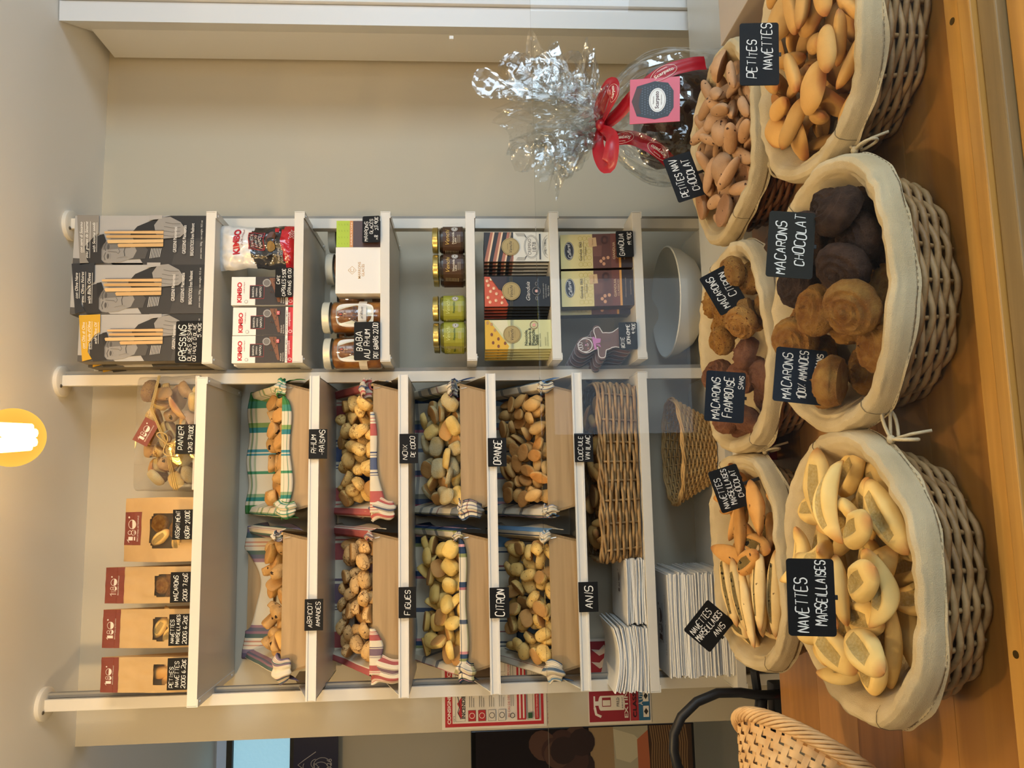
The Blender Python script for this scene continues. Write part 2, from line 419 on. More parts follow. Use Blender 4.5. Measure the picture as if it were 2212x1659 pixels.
WHITE = mat('white_lacquer', 'dedad0', .35, bump=.02, bscale=300)
BOARD = mat('slate_board', '0c0c0d', .6, spec=.25)
BOARDN = mat('navy_slate_board', '141c28', .6, spec=.25)
BOARDO = mat('olive_slate_board', '211f17', .6, spec=.25)
def sign(label, w, h, lines, loc, roll=0, tilt=0, yaw=0, board=BOARD, clip=False, rnd=.004, pen=None):
    """price card: rounded board with hand lettering; lines = [(text, x, z, width, height)] as fractions of the board"""
    mb = MB(); n = 5; pts = []
    for cx, cz, a0 in ((w/2-rnd, h/2-rnd, 0), (-w/2+rnd, h/2-rnd, PI/2), (-w/2+rnd, -h/2+rnd, PI), (w/2-rnd, -h/2+rnd, 1.5*PI)):
        for i in range(n): a = a0+PI/2*i/(n-1); pts.append((cx+rnd*math.cos(a), cz+rnd*math.sin(a)))
    mb.prism(pts, -.0008, .0008)
    o = mb.build('price_sign', board)
    tag(o, label, 'price sign')
    ar = Art(y=-.0010)
    for t, x, z, ww, hh in lines: ar.hand(t, x*w, z*h, ww*w, hh*h, pen=pen)
    ar.build('lettering', o)
    M = Matrix.Translation(loc) @ Matrix.Rotation(yaw, 4, 'Z') @ Matrix.Rotation(tilt, 4, 'X') @ Matrix.Rotation(roll, 4, 'Y')
    o.matrix_world = M
    if clip:
        c = MB(); c.box((-.003, .0008, -h/2-(.030 if clip == 2 else .004)), (.003, .003, -h/2+.012), bev=.0008); c.build('clip', mat('black_plastic', '101010', .4), o)
    return o
# ---------------------------------------------------------------- the room
CEIL = EYE+1.0733; YW = 2.2528
WALLM = mat('wall_paint', 'c5bba4', .75, bump=.04, bscale=260)
CEILM = mat('ceiling_paint', 'f1eee6', .8, bump=.03, bscale=200)
m = MB(); m.box((-.69, YW, 0), (2.9, YW+.1, CEIL)); struct('wall_back', m, WALLM)
m = MB(); m.box((-3.2, -2.8, CEIL), (2.9, 4.0, CEIL+.1)); struct('ceiling', m, CEILM)
m = MB(); m.box((-3.2, -2.8, -.1), (2.9, 4.0, 0)); struct('floor', m, wood('floor_boards', '7a746a', '9a948a', 'Y', .4, .5))
m = MB(); m.box((-3.2, 3.5, 0), (-.3, 3.6, CEIL)); struct('wall_rear', m, mat('wall_paint_rear', 'cbbfa5', .75))
m = MB(); m.box((-3.3, -2.8, 0), (-3.2, 4.0, CEIL)); struct('wall_left', m, WALLM)
m = MB()   # right wall with the shop window opening
m.box((2.8, -2.8, 0), (2.9, -1.95, CEIL)); m.box((2.8, -.25, 0), (2.9, 4.0, CEIL)); m.box((2.8, -1.95, 0), (2.9, -.25, .5)); m.box((2.8, -1.95, 2.45), (2.9, -.25, CEIL))
struct('wall_right', m, WALLM)
m = MB()   # street wall behind the camera: door and window openings
m.box((-3.2, -2.9, 0), (.2, -2.8, CEIL)); m.box((1.3, -2.9, 0), (2.9, -2.8, CEIL)); m.box((.2, -2.9, 2.35), (1.3, -2.8, CEIL)); struct('wall_front', m, mat('wall_paint_front', '8d8474', .7))
m = MB()
m.box((.2, -2.88, 0), (.27, -2.82, 2.35)); m.box((1.23, -2.88, 0), (1.3, -2.82, 2.35)); m.box((.27, -2.88, .98), (1.23, -2.82, 1.05)); m.box((.27, -2.88, 2.28), (1.23, -2.82, 2.35)); m.box((.27, -2.88, 0), (1.23, -2.82, .12))
struct('door_1', m, mat('door_paint', '3c4046', .4))

# ---------------------------------------------------------------- shelving
POST = mat('post_lacquer', 'dcd5c6', .4, bump=.02, bscale=300)
GROOVE = mat('rail_groove', '8f8b82', .5)
YP, PW = 2.0566, .0289
POSTX = (-.5451, .2741, .7026)
def post(x, label):
    r = thing('shelf_post', label, 'shelf post', (x, YP, 0), group='posts of the white shelving')
    m = MB(); m.box((0, 0, 0), (PW, .012, CEIL-.012), bev=.0015); m.box((.002, .012, 0), (PW-.002, .034, CEIL-.012))
    m.build('upright', POST, r, auto=False)
    m = MB(); m.box((PW, .016, 0), (PW+.012, .03, CEIL-.012)); m.build('slotted_rail', GROOVE, r)
    m = MB(); m.lathe([(0, 0), (.041, 0), (.041, -.010), (.036, -.014), (0, -.014)], 40, M=Matrix.Translation((PW/2, .02, CEIL)))
    f = m.build('ceiling_flange', POST, r, auto=True)
    for sx in (-.03, .03):
        m = MB(); m.lathe([(0, -.016), (.004, -.016), (.0045, -.0138)], 12, M=Matrix.Translation((PW/2+sx*.5, .02+sx*.85, CEIL))); m.build('screw', mat('dark_screw', '5a5348', .4, .8), f)
    return r
post(POSTX[0], 'white floor to ceiling post at the left end of the biscuit racks')
post(POSTX[1], 'white post between the biscuit racks and the chocolate rack')
post(POSTX[2], 'white post at the right end of the chocolate rack')

SHF = mat('shelf_lacquer', 'dad5c9', .38, bump=.02, bscale=300)
YF, SD, ST = 1.951, .296, .0262
def shelf(x0, x1, zb, label, name='wall_shelf', group='white wall shelves'):
    r = thing(name, label, 'shelf', ((x0+x1)/2, YF, zb), group=group); h = (x1-x0)/2
    m = MB(); m.box((-h+.0028, 0, .0022), (h-.0028, SD, ST), bev=.0008); m.build('shelf_board', SHF, r)
    for s in (-1, 1):
        m = MB(); a, b = sorted((s*h, s*(h-.0022)))
        poly = [(0, 0), (0, ST), (SD*.98, ST), (SD*.98, .004)]
        m.add([(x, y, z) for x in (a, b) for y, z in poly], [(0, 1, 2, 3), (7, 6, 5, 4), (0, 4, 5, 1), (1, 5, 6, 2), (2, 6, 7, 3), (3, 7, 4, 0)])
        a, b = sorted((s*(h-.0022), s*(h-.018))); m.box((a, 0, 0), (b, SD*.98, .0022))
        br = m.build('end_bracket', WHITE, r)
        m = MB(); m.lathe([(0, 0), (.0035, 0), (.003, -.0022), (0, -.003)], 12, M=Matrix.Translation((s*(h-.0105), .012, 0))); m.lathe([(0, 0), (.0035, 0), (.003, -.0022), (0, -.003)], 12, M=Matrix.Translation((s*(h-.0105), SD-.03, 0))); m.build('screw', WHITE, br)
    return r
XL0, XL1, XR0, XR1 = -.5191, .279, .3128, .7128
ZL = {1: EYE+.6497, 6: EYE-.4738, 7: EYE-.6935}
ZR = [EYE+z for z in (.640, .4145, .1923, -.0305, -.2522, -.4765, -.6955)]
shelf(XL0, XL1, ZL[1], 'wide white shelf at the top of the racks carrying the kraft paper bags')
shelf(XL0-.006, XL1, ZL[6], 'wide white shelf carrying the long wicker tray and white paper bags')
shelf(XL0-.01, XL1, ZL[7], 'lowest wide white shelf carrying an empty oval bread basket')
for z, t in zip(ZR, ('carrying the tall breadstick boxes', 'carrying the coffee bag and capsule boxes', 'carrying the jars of babas and the white chestnut box', 'carrying the small spread jars', 'carrying three chocolate bar boxes', 'carrying gold chocolate boxes and gingerbread tins', 'carrying the big white bowl')):
    shelf(XR0, XR1, z, 'narrow white shelf '+t)
# pull-out display frames that carry the wooden crates
ZT = [EYE+z for z in (.370, .147, -.076, -.299)]
TR = ('top', 'second', 'third', 'lowest')
for z, t in zip(ZT, TR):
    r = thing('pullout_shelf', 'white pull-out frame under the %s pair of wooden crates' % t, 'shelf', ((XL0+XL1)/2, YF, z), group='white pull-out frames')
    h = .4; a0 = -h+.02*(1 if t != 'x' else 0)
    m = MB(); m.box((-.394, -.002, 0), (.398, .004, .0255), bev=.001); m.box((-.394, -.006, .0), (.398, -.002, .004)); m.box((-.394, -.004, .021), (.398, 0, .0255)); m.build('front_rail', WHITE, r)
    m = MB(); m.box((-.39, .004, 0), (.394, .28, .004)); m.build('base_plate', SHF, r)
    for s, nm in ((-1, 0), (1, 1)):
        x0 = -.39 if s < 0 else .392
        m = MB(); m.add([(x, y, zz) for x in (x0, x0+.002) for y, zz in ((.0, .0), (.0, .025), (.2, .095), (.28, .1), (.28, 0))],
                        [(0, 1, 2, 3, 4), (9, 8, 7, 6, 5), (0, 5, 6, 1), (1, 6, 7, 2), (2, 7, 8, 3), (3, 8, 9, 4), (4, 9, 5, 0)]); m.build('side_panel', SHF, r)

# ---------------------------------------------------------------- wooden crates with tea towels
PLY = wood('birch_plywood', '9c7e54', 'ba9b6e', 'X', 1.3, .5)
PLYE = mat('plywood_edge', 'd8b27a', .6)
CREAM = 'd8ccb2'
TOW = [
 stripes('green_plaid_cloth', [(0, '4a8048'), (.07, CREAM), (.10, '3d8076'), (.13, '8aa07a'), (.16, CREAM), (.32, '4c8a66'), (.34, CREAM), (.47, '4a8c98'), (.485, CREAM), (.5, '4a8c98'), (.52, CREAM), (.66, '3f8288'), (.70, '86a060'), (.74, CREAM), (.86, '4c8a76'), (.92, '4a8048')], [(0, 'ffffff'), (.30, 'c8dcd0'), (.335, 'ffffff'), (.40, '8fb9b4'), (.42, 'b9c8a0'), (.45, 'ffffff'), (.62, 'a9c6a9'), (.64, 'ffffff'), (.8, '9dc4bf'), (.84, 'ffffff')]),
 stripes('purple_band_cloth', [(0, '6c5f70'), (.04, '8b7a86'), (.07, CREAM), (.09, 'c08c74'), (.10, CREAM), (.12, 'c08c74'), (.13, CREAM), (.15, '5b6a63'), (.18, '93707a'), (.2, '6c6a74'), (.23, '9c7a80'), (.25, CREAM), (.72, '9c7a80'), (.75, '6c6a74'), (.78, '5f7064'), (.81, CREAM), (.84, 'c08c74'), (.85, CREAM), (.87, 'c99078'), (.88, CREAM), (.91, '4f6264'), (.95, '6f6478')]),
 stripes('red_band_cloth', [(0, CREAM), (.02, 'b96a60'), (.03, CREAM), (.045, 'b96a60'), (.055, CREAM), (.07, 'b96a60'), (.08, CREAM), (.10, 'b4605a'), (.21, CREAM), (.36, '5a5f78'), (.37, CREAM), (.385, '5a5f78'), (.395, CREAM), (.42, '5a6480'), (.54, CREAM), (.56, '5a5f78'), (.57, CREAM), (.585, '5a5f78'), (.6, CREAM), (.76, 'b4605a'), (.88, CREAM), (.9, 'b96a60'), (.91, CREAM), (.93, 'b96a60'), (.94, CREAM), (.965, '5a6f90'), (.98, CREAM)]),
 stripes('red_mauve_cloth', [(0, CREAM), (.02, 'b96a60'), (.03, CREAM), (.045, 'b96a60'), (.06, CREAM), (.08, 'a85a56'), (.2, CREAM), (.36, '6a5a66'), (.37, CREAM), (.38, '6a5a66'), (.39, CREAM), (.41, '7c6670'), (.56, CREAM), (.58, '6a5a66'), (.6, CREAM), (.74, 'a85a56'), (.87, CREAM), (.89, 'b96a60'), (.9, CREAM), (.92, 'b96a60'), (.94, CREAM)]),
 stripes('navy_check_cloth', [(0, '3a4658'), (.05, CREAM), (.06, 'a8545c'), (.075, '51586a'), (.12, '8a8570'), (.16, CREAM), (.3, 'b0747a'), (.31, '5f6475'), (.35, CREAM), (.5, '6b7480'), (.53, CREAM), (.66, 'a8646c'), (.68, '4e5668'), (.73, '8c8a70'), (.76, CREAM), (.9, '35455c'), (.95, '6a7ea0')], [(0, 'ffffff'), (.25, 'b9bfcc'), (.3, 'ffffff'), (.45, '9aa4b8'), (.5, 'ffffff'), (.6, 'c9a8aa'), (.63, 'ffffff'), (.85, '8f9bb0')]),
 stripes('navy_olive_cloth', [(0, '38445a'), (.06, CREAM), (.08, '8e9160'), (.1, '3c5068'), (.13, 'c98a8a'), (.15, CREAM), (.35, '586070'), (.38, CREAM), (.6, 'b0747a'), (.62, '3c4c64'), (.66, CREAM), (.84, '8e9160'), (.87, '30425c'), (.92, 'd9a0a0'), (.94, '38445a')], [(0, 'ffffff'), (.3, 'a8b0c0'), (.36, 'ffffff'), (.55, '98a0b4'), (.6, 'ffffff'), (.9, 'c9ccb0')]),
 stripes('blue_floral_cloth', [(0, '3c5878'), (.03, CREAM), (.05, '587898'), (.08, 'c99a96'), (.1, '7a8a92'), (.13, CREAM), (.28, '8a6468'), (.29, '606876'), (.33, CREAM), (.5, '586070'), (.51, CREAM), (.68, '8a6468'), (.7, '606876'), (.74, CREAM), (.88, '7a8a92'), (.92, '5a7ca4')], [(0, 'ffffff'), (.3, 'b0b8c4'), (.34, 'ffffff'), (.6, 'a0a8b8'), (.65, 'ffffff')]),
 stripes('navy_line_cloth', [(0, '4a6078'), (.06, CREAM), (.09, '3c4656'), (.1, CREAM), (.12, '3c4656'), (.13, CREAM), (.2, '8a4a48'), (.21, CREAM), (.28, '4a5058'), (.29, CREAM), (.31, '4a5058'), (.32, CREAM), (.34, '5a6a78'), (.46, CREAM), (.48, '4a5058'), (.49, CREAM), (.66, '4a5058'), (.67, CREAM), (.69, '8a4a48'), (.7, CREAM), (.8, '3c4656'), (.81, CREAM), (.84, '6f8fa8'), (.93, CREAM)]),
]
TNAME = ['green plaid', 'purple and pink banded', 'red and navy striped', 'red and mauve striped', 'navy check', 'navy and olive striped', 'blue floral', 'thin navy striped']
CW = (.354, .352)          # crate widths at the top
CH, CBH, CD = .086, .236, .235      # front height, back height, depth
CRX = []
def crate(row, side):
    """side 0 = right crate, 1 = left crate"""
    zb = ZT[row]+.026
    xa, xb = (P(597+204*row, 1110, 1.985).x, P(600+200*row, 829, 1.985).x) if side == 0 else (P(592+204*row, 1458, 1.985).x, P(598+203*row, 1150, 1.985).x)
    cx, wd = (xa+xb)/2, xb-xa
    who = 'right' if side == 0 else 'left'
    filling = (('raisin', 'apricot and almond'), ('coconut-row cracked', 'fig'), ('coconut sugared', 'lemon'), ('almond shaped orange', 'aniseed'))[row][side]
    r = thing('wooden_crate', 'plywood crate with the %s towel, %s one on the %s pull-out' % (TNAME[row*2+side], who, TR[row]), 'crate', (cx, 1.983, zb-.02), group='plywood biscuit crates')
    h = wd/2; hb = h-.022; T = .006; zf = CH; zk = CBH
    def panel(p, nm, mats=(PLY, PLYE), t=(0, T, 0)):
        m = MB(); q = [Vector(a)+Vector(t) for a in p]; n = len(p)
        m.add(list(p)+q, [tuple(range(n)), tuple(range(2*n-1, n-1, -1))], 0); m.add(list(p)+q, [(i, n+i, n+(i+1) % n, (i+1) % n) for i in range(n)], 1)
        return m.build(nm, list(mats), r)
    fp = panel([(-hb, 0, 0), (hb, 0, 0), (h, -.006, zf), (-h, -.006, zf)], 'front_panel')
    panel([(-hb, CD, 0), (hb, CD, 0), (h, CD+.004, zk), (-h, CD+.004, zk)], 'back_panel', t=(0, -T, 0))
    for s in (-1, 1):
        panel([(s*hb, 0, 0), (s*h, -.006, zf), (s*h, CD+.004, zk), (s*hb, CD, 0)], 'side_panel', t=(-s*T, 0, 0))
    panel([(-hb, 0, 0), (hb, 0, 0), (hb, CD, 0), (-hb, CD, 0)], 'bottom_panel', t=(0, 0, T))
    # staple and knot on the front
    m = MB(); zs = zf-.012; m.tube([(h-.012, -.0055, zs-.006), (h-.0115, -.009, zs-.006), (h-.014, -.009, zs+.008), (h-.014, -.0055, zs+.008)], .0006, 5); m.build('staple', mat('staple_steel', 'c9c6bd', .3, .9), fp)
    # towel ------------------------------------------------------------
    tm = TOW[row*2+side]; rnd = random.Random(row*7+side*3+1); ph = rnd.uniform(0, 6)
    zin = .012; H_ = h
    over = .03 if not (row == 0) else .035
    def path_s(s, t):
        """across the crate: hangs over one wall, lines the inside, hangs over the other"""
        y = .228*(1-t)+.004
        ztop = zf+(zk-zf)*(y/CD); floor = max(zin, ztop-.075)   # lies on the heaped biscuits below
        wob = .006*math.sin(9*t+ph)+.004*noise.noise((s*9, t*7, ph))
        segs = [(-H_-.010+wob, ztop-.045-.012*math.sin(5*t+ph)), (-H_-.009, ztop-.012), (-H_-.002, ztop+.006), (-H_+.012, ztop+.001), (-H_+.022, ztop-.03), (-H_+.035, floor+.004),
                (-H_*.5, floor), (0, floor-.002), (H_*.5, floor), (H_-.035, floor+.004), (H_-.022, ztop-.03), (H_-.012, ztop+.001), (H_+.002, ztop+.006), (H_+.009, ztop-.012), (H_+.010+wob, ztop-.04-.012*math.sin(6*t+ph+1))]
        k = s*(len(segs)-1); i = min(int(k), len(segs)-2); f_ = k-i; f_ = f_*f_*(3-2*f_)
        return Vector((segs[i][0]*(1-f_)+segs[i+1][0]*f_, y, segs[i][1]*(1-f_)+segs[i+1][1]*f_))
    m = MB()
    def sheet(s, t):
        p = path_s(s, t)
        p += Vector((0, 0, .0035*noise.noise((p.x*28, p.y*28, ph*3))))
        return p
    m.grid(sheet, 70, 22)
    # back flap: stands up against the back panel and folds over it
    def flap(s, t):
        x = (-h-.006)+(2*h+.012)*s
        prof = [(CD-.022, zk-.075), (CD-.016, zk-.045), (CD-.012, zk-.015), (CD-.008, zk+.004), (CD+.002, zk+.009), (CD+.009, zk+.002), (CD+.011, zk-.04)]
        k = t*(len(prof)-1); i = min(int(k), len(prof)-2); f_ = k-i
        y = prof[i][0]*(1-f_)+prof[i+1][0]*f_; z = prof[i][1]*(1-f_)+prof[i+1][1]*f_
        dip = 0
        if row == 0 and side == 1: dip = .055*max(0, math.sin(PI*min(1, max(0, (s-.2)/.62))))**.7
        z -= dip*(t if t < .7 else .7)/.7
        z += .004*math.sin(16*s+ph)*min(1, 2*t); y -= .007*(.5+.5*math.sin(21*s+ph))*(1-t)
        return (x, y, z)
    m.grid(flap, 60, 12)
    # corners of the cloth flop over the front edge
    def ear(x0, dirx, ln, wd_, seed, drop):
        """corner of the cloth gathered over the front edge"""
        R0 = wd_*.62
        def fn(u, v):
            th = -1.5+v*(3.5+drop*12); R_ = R0*(.45+.75*math.sin(PI*min(1, u*.9+.1)))*(1+.16*math.sin(4*PI*u+seed)); g = 1-.45*max(0, v-.45)
            x = x0+dirx*1.6*((u-.62)*ln*g)+.004*math.sin(9*v+seed); y = -.004-R_*math.sin(th)*.95; z = zf+.004+R_*math.cos(th)*1.05-drop*v*1.6
            return (x, y+.003*noise.noise((u*7, v*6, seed)), z+.004*noise.noise((u*6, v*5, seed+3)))
        m.grid(fn, 26, 22)
    spec = {(0, 0): [(1, .045, .03, 0), (-1, .05, .036, .015)], (0, 1): [(-1, .07, .034, .012), (1, .022, .018, -.01)], (1, 0): [(1, .05, .026, -.012), (-1, .06, .026, .03)],
            (1, 1): [(-1, .07, .028, .045), (1, .02, .02, .0)], (2, 0): [(1, .045, .026, -.01), (-1, .05, .022, .03)], (2, 1): [(-1, .06, .026, .015), (1, .02, .02, .0)],
            (3, 0): [(1, .03, .026, .01), (-1, .03, .022, .012)], (3, 1): [(-1, .06, .032, .012), (1, .03, .024, .0)]}[(row, side)]
    for s_, ln, wd_, dr in spec: ear(s_*(h-.006), s_*.62, ln, wd_, row*5+side+s_*2, dr)
    # cloth creeping over the front board
    if (row, side) in ((0, 0), (1, 0), (1, 1), (2, 1)):
        rng_ = {(0, 0): (-.95, .8, .018), (1, 0): (-.98, .55, .02), (1, 1): (-.98, -.35, .03), (2, 1): (-.95, .95, .014)}[(row, side)]
        def lip(u, v):
            x = h*(rng_[0]+(rng_[1]-rng_[0])*u); env = (math.sin(PI*min(1, u*1.02))**.5 if (row, side) in ((0, 0), (2, 1)) else (1-u)**.8)
            d = rng_[2]*(.25+env*(.75+.3*math.sin(7*u+ph)))
            if v < .5: return (x, .012-.022*(v/.5), zf-.004+.010*math.sin(v*2*PI*.5))
            k = (v-.5)*2; return (x, -.0105-.003*math.sin(k*PI), zf+.006-d*k*1.6)
        m.grid(lip, 50, 12)
    me_o = m.build('tea_towel', tm, None, smooth=True)
    me_o.location = (cx, 1.983, zb-.02)
    tag(me_o, '%s tea towel lining the %s crate on the %s pull-out' % (TNAME[row*2+side], who, TR[row]), 'tea towel', 'tea towels lining the crates')
    sol = me_o.modifiers.new('thick', 'SOLIDIFY'); sol.thickness = .0012
    CRX.append((row, side, cx, wd, zb-.02, zf, zk))
for rw in range(4):
    for sd in (0, 1): crate(rw, sd)

# name cards on the rails
def card(px0, px1, py0, py1, lines, label, Y=1.938, roll=0):
    a = P(px0, (py0+py1)/2, Y); b = P(px1, (py0+py1)/2, Y); c = P((px0+px1)/2, py1, Y); d = P((px0+px1)/2, py0, Y)
    return sign(label, d.x-c.x, a.z-b.z, lines, ((c.x+d.x)/2, Y, (a.z+b.z)/2), roll, rnd=.001)
card(667, 707, 927, 991, [('RHUM', 0, .24, .62, .3), ('-RAISINS', .05, -.2, .84, .3)], 'black card lettered RHUM RAISINS clipped to the top white rail')
card(658, 698, 1294, 1362, [('ABRICOT', 0, .22, .8, .26), ('AMANDES', .02, -.2, .78, .26)], 'black card lettered ABRICOT AMANDES on the top white rail')
card(863, 903, 937, 1001, [('NOiX', -.12, .22, .5, .26), ('DE COCO', .06, -.2, .7, .26)], 'black card lettered NOIX DE COCO on the second white rail')
card(861, 899, 1268, 1335, [('FiGUES', 0, 0, .8, .34)], 'black card lettered FIGUES on the second white rail')
card(1054, 1094, 946, 1008, [('ORANGE', 0, 0, .86, .42)], 'black card lettered ORANGE on the third white rail')
card(1058, 1100, 1269, 1335, [('CiTRON', 0, 0, .88, .46)], 'black card lettered CITRON on the third white rail')
card(1241, 1281, 936, 998, [('CUCCiULE', -.02, .2, .84, .27), ('ViN BLANC', .0, -.2, .84, .26)], 'black card lettered CUCCIULE VIN BLANC on the lowest white rail')
card(1250, 1292, 1257, 1322, [('ANiS', 0, 0, .74, .46)], 'black card lettered ANIS on the lowest white rail')
# ---------------------------------------------------------------- biscuits: shapes
def shape_mesh(name, mb, mats, smooth=True):
    me = bpy.data.meshes.new(name); me.from_pydata(mb.v, [], mb.f)
    for m_ in mats: me.materials.append(m_)
    me.polygons.foreach_set('material_index', mb.mi); me.polygons.foreach_set('use_smooth', [smooth]*len(mb.f)); me.update()
    me.set_sharp_from_angle(angle=1.0); return me
def cake(name, a, b, h, ex, mats, seed, dome=.25, rough=.03, n=26, taper=.92, crack=0):
    """flat-bottomed baked piece: rounded outline (superellipse exponent ex), domed top; mats = (top, underside)"""
    m = MB(); rings = [(0, -.5, 1), (.6, -.5, 1), (.93, -.5, 1), (1, -.42, 1), (1, -.1, 0), (taper, .32, 0), (taper*.86, .47, 0), (taper*.55, .5+dome*.7, 0), (taper*.25, .5+dome*.95, 0), (0, .5+dome, 0)]
    def pt(r, z, t):
        c, s_ = math.cos(t), math.sin(t); q = (abs(c)**ex+abs(s_)**ex)**(-1/ex)
        x, y, zz = a*r*q*c, b*r*q*s_, h*z
        d = 1+rough*2.2*noise.noise((x*60+seed*3, y*60, zz*60)); k = crack*max(0, noise.noise((x*120+seed, y*120, 3)))*h if z > .3 else 0
        return (x*d, y*d, zz*(1+.1*noise.noise((x*50, y*50, seed)))-k)
    vv = [pt(0, -.5, 0)]
    for r, z, _ in rings[1:-1]: vv += [pt(r, z, 2*PI*j/n) for j in range(n)]
    vv.append(pt(0, .5+dome, 0)); fs, mi = [], []
    for j in range(n): fs.append((0, 1+(j+1) % n, 1+j)); mi.append(1)
    for i in range(len(rings)-3):
        for j in range(n):
            p0 = 1+i*n; fs.append((p0+j, p0+(j+1) % n, p0+n+(j+1) % n, p0+n+j)); mi.append(rings[i+1][2] if i < 2 else 0)
    L_ = 1+(len(rings)-3)*n; e = len(vv)-1
    for j in range(n): fs.append((L_+j, L_+(j+1) % n, e)); mi.append(0)
    m.v = vv; m.f = fs; m.mi = mi
    return shape_mesh(name, m, mats)
def macaron(name, r, h, mats, seed, n=64):
    m = MB(); R_ = 30; vv = []
    for i in range(R_+1):
        t = i/R_
        if t < .25: rr = r*t/.25*.93; z = -.30*h
        else:
            k = (t-.25)/.75; ang = -.45+k*(PI/2+.45); rr = r*math.cos(ang)**.8 if math.cos(ang) > 0 else 0; z = h*(.12+.62*math.sin(ang))
            if k > .97: rr = 0
        for j in range(n):
            a = 2*PI*j/n; x, y = rr*math.cos(a), rr*math.sin(a); zz = z
            if t > .3:
                sw = math.sin((rr/r)*24+a)*.0017; zz += sw
                if rr < r*.18: zz += h*.2*(1-rr/(r*.18))
            d = 1+.05*noise.noise((x*60, y*60, zz*60+seed))+.05*noise.noise((x*150, y*150, zz*150+seed*2))+.02*noise.noise((x*420, y*420, zz*420)); vv.append((x*d*(1+.05*math.cos(2*a+seed)), y*d, zz*d))
    fs = [(i*n+j, i*n+(j+1) % n, (i+1)*n+(j+1) % n, (i+1)*n+j) for i in range(R_) for j in range(n)]
    m.v = vv; m.f = fs; m.mi = [0]*len(fs); return shape_mesh(name, m, mats)
def navette(name, L_, W_, H_, mats, seed, slit=.5, n=28, m_=30, tipexp=1.7, bend=0, twist=0, open_=1.0):
    """boat biscuit: pointed ends and a slit along the top that shows the crumb; mats = (crust, crumb)"""
    m = MB(); vv = []; fs = []; mi = []
    for i in range(m_+1):
        t = -1+2*i/m_; q = max(0.0, 1-abs(t)**tipexp)**.62
        for j in range(n):
            a = 2*PI*j/n - PI/2; c, s_ = math.cos(a), math.sin(a)
            x = L_/2*t; y = W_/2*q*c*(1+.04*math.sin(3*t+seed)); z = H_/2*q*(s_ if s_ > 0 else s_*.55)
            g = math.exp(-((a-PI/2)/.42)**2)*max(0, 1-(abs(t)/slit)**2.4) if slit else 0
            z -= g*H_*.30*open_; y *= 1+.0*g
            lip = math.exp(-((abs(a-PI/2)-.85)/.3)**2)*max(0, 1-(abs(t)/max(slit, .01))**2) if slit else 0
            z += lip*H_*.09*open_
            d = 1+.06*noise.noise((x*35+seed, y*35, z*35))
            if g > .35: z += H_*.07*noise.noise((x*220, y*220, seed))
            if bend: z += bend*L_*(t*t)*.5; y += bend*.3*L_*math.sin(t*2)
            if twist: aa = twist*t; y, z = y*math.cos(aa)-z*math.sin(aa), y*math.sin(aa)+z*math.cos(aa)
            vv.append((x, y*d, z*d))
    for i in range(m_):
        tm_ = -1+2*(i+.5)/m_
        for j in range(n):
            a = 2*PI*(j+.5)/n-PI/2; fs.append((i*n+j, (i+1)*n+j, (i+1)*n+(j+1) % n, i*n+(j+1) % n))
            mi.append(1 if slit and abs(a-PI/2) < .50 and abs(tm_) < slit*.93 else 0)
    m.v = vv; m.f = fs; m.mi = mi; return shape_mesh(name, m, mats)

# ---------------------------------------------------------------- biscuits: heaping
def rot_rand(rnd, tilt, spin=None):
    ax = rnd.uniform(0, 2*PI); return Matrix.Rotation(ax, 3, 'Z') @ Matrix.Rotation(tilt, 3, 'X') @ Matrix.Rotation(rnd.uniform(0, 2*PI) if spin is None else spin, 3, 'Z')
_SAMP = {}
def samples(me):
    if me.name not in _SAMP:
        v = np.empty(len(me.vertices)*3); me.vertices.foreach_get('co', v); v = v.reshape(-1, 3)
        pol = np.array([np.mean([v[i] for i in p.vertices], axis=0) for p in me.polygons]); _SAMP[me.name] = np.concatenate([v, pol])
    return _SAMP[me.name]
def heap(meshes, inside, base, env, xr, yr, count, seed, tilt=(0, .5), cell=.0045, tries=30, squash=.80, spin=None, flip=.25):
    """drop pieces one by one onto a height field; inside/base/env are functions of x, y; returns [(mesh, 4x4)]"""
    rnd = random.Random(seed); nx = int((xr[1]-xr[0])/cell)+1; ny = int((yr[1]-yr[0])/cell)+1
    H_ = np.array([[base(xr[0]+i*cell, yr[0]+j*cell) for j in range(ny)] for i in range(nx)], dtype=float); out = []; fails = 0
    while len(out) < count and fails < 40:
        best = None
        for _ in range(tries):
            me = rnd.choice(meshes); x, y = rnd.uniform(*xr), rnd.uniform(*yr)
            if not inside(x, y): continue
            tl = rnd.uniform(*tilt)
            if rnd.random() < flip: tl = PI-tl
            R3 = rot_rand(rnd, tl, None if spin is None else spin+rnd.uniform(-.5, .5))
            pts = samples(me) @ np.array(R3).T
            ix = ((pts[:, 0]+x-xr[0])/cell).astype(int); iy = ((pts[:, 1]+y-yr[0])/cell).astype(int)
            if ix.min() < 0 or iy.min() < 0 or ix.max() >= nx or iy.max() >= ny: continue
            z = (H_[ix, iy]-pts[:, 2]*squash).max(); sc = z+pts[:, 2].max()*.5-env(x, y)
            if best is None or sc < best[0]: best = (sc, me, x, y, z, R3, pts, ix, iy)
        if best is None or best[0] > 0: fails += 1; continue
        sc, me, x, y, z, R3, pts, ix, iy = best; np.maximum.at(H_, (ix, iy), z+pts[:, 2]*squash)
        out.append((me, Matrix.Translation((x, y, z)) @ R3.to_4x4()))
    return out
NPIECE = [0]
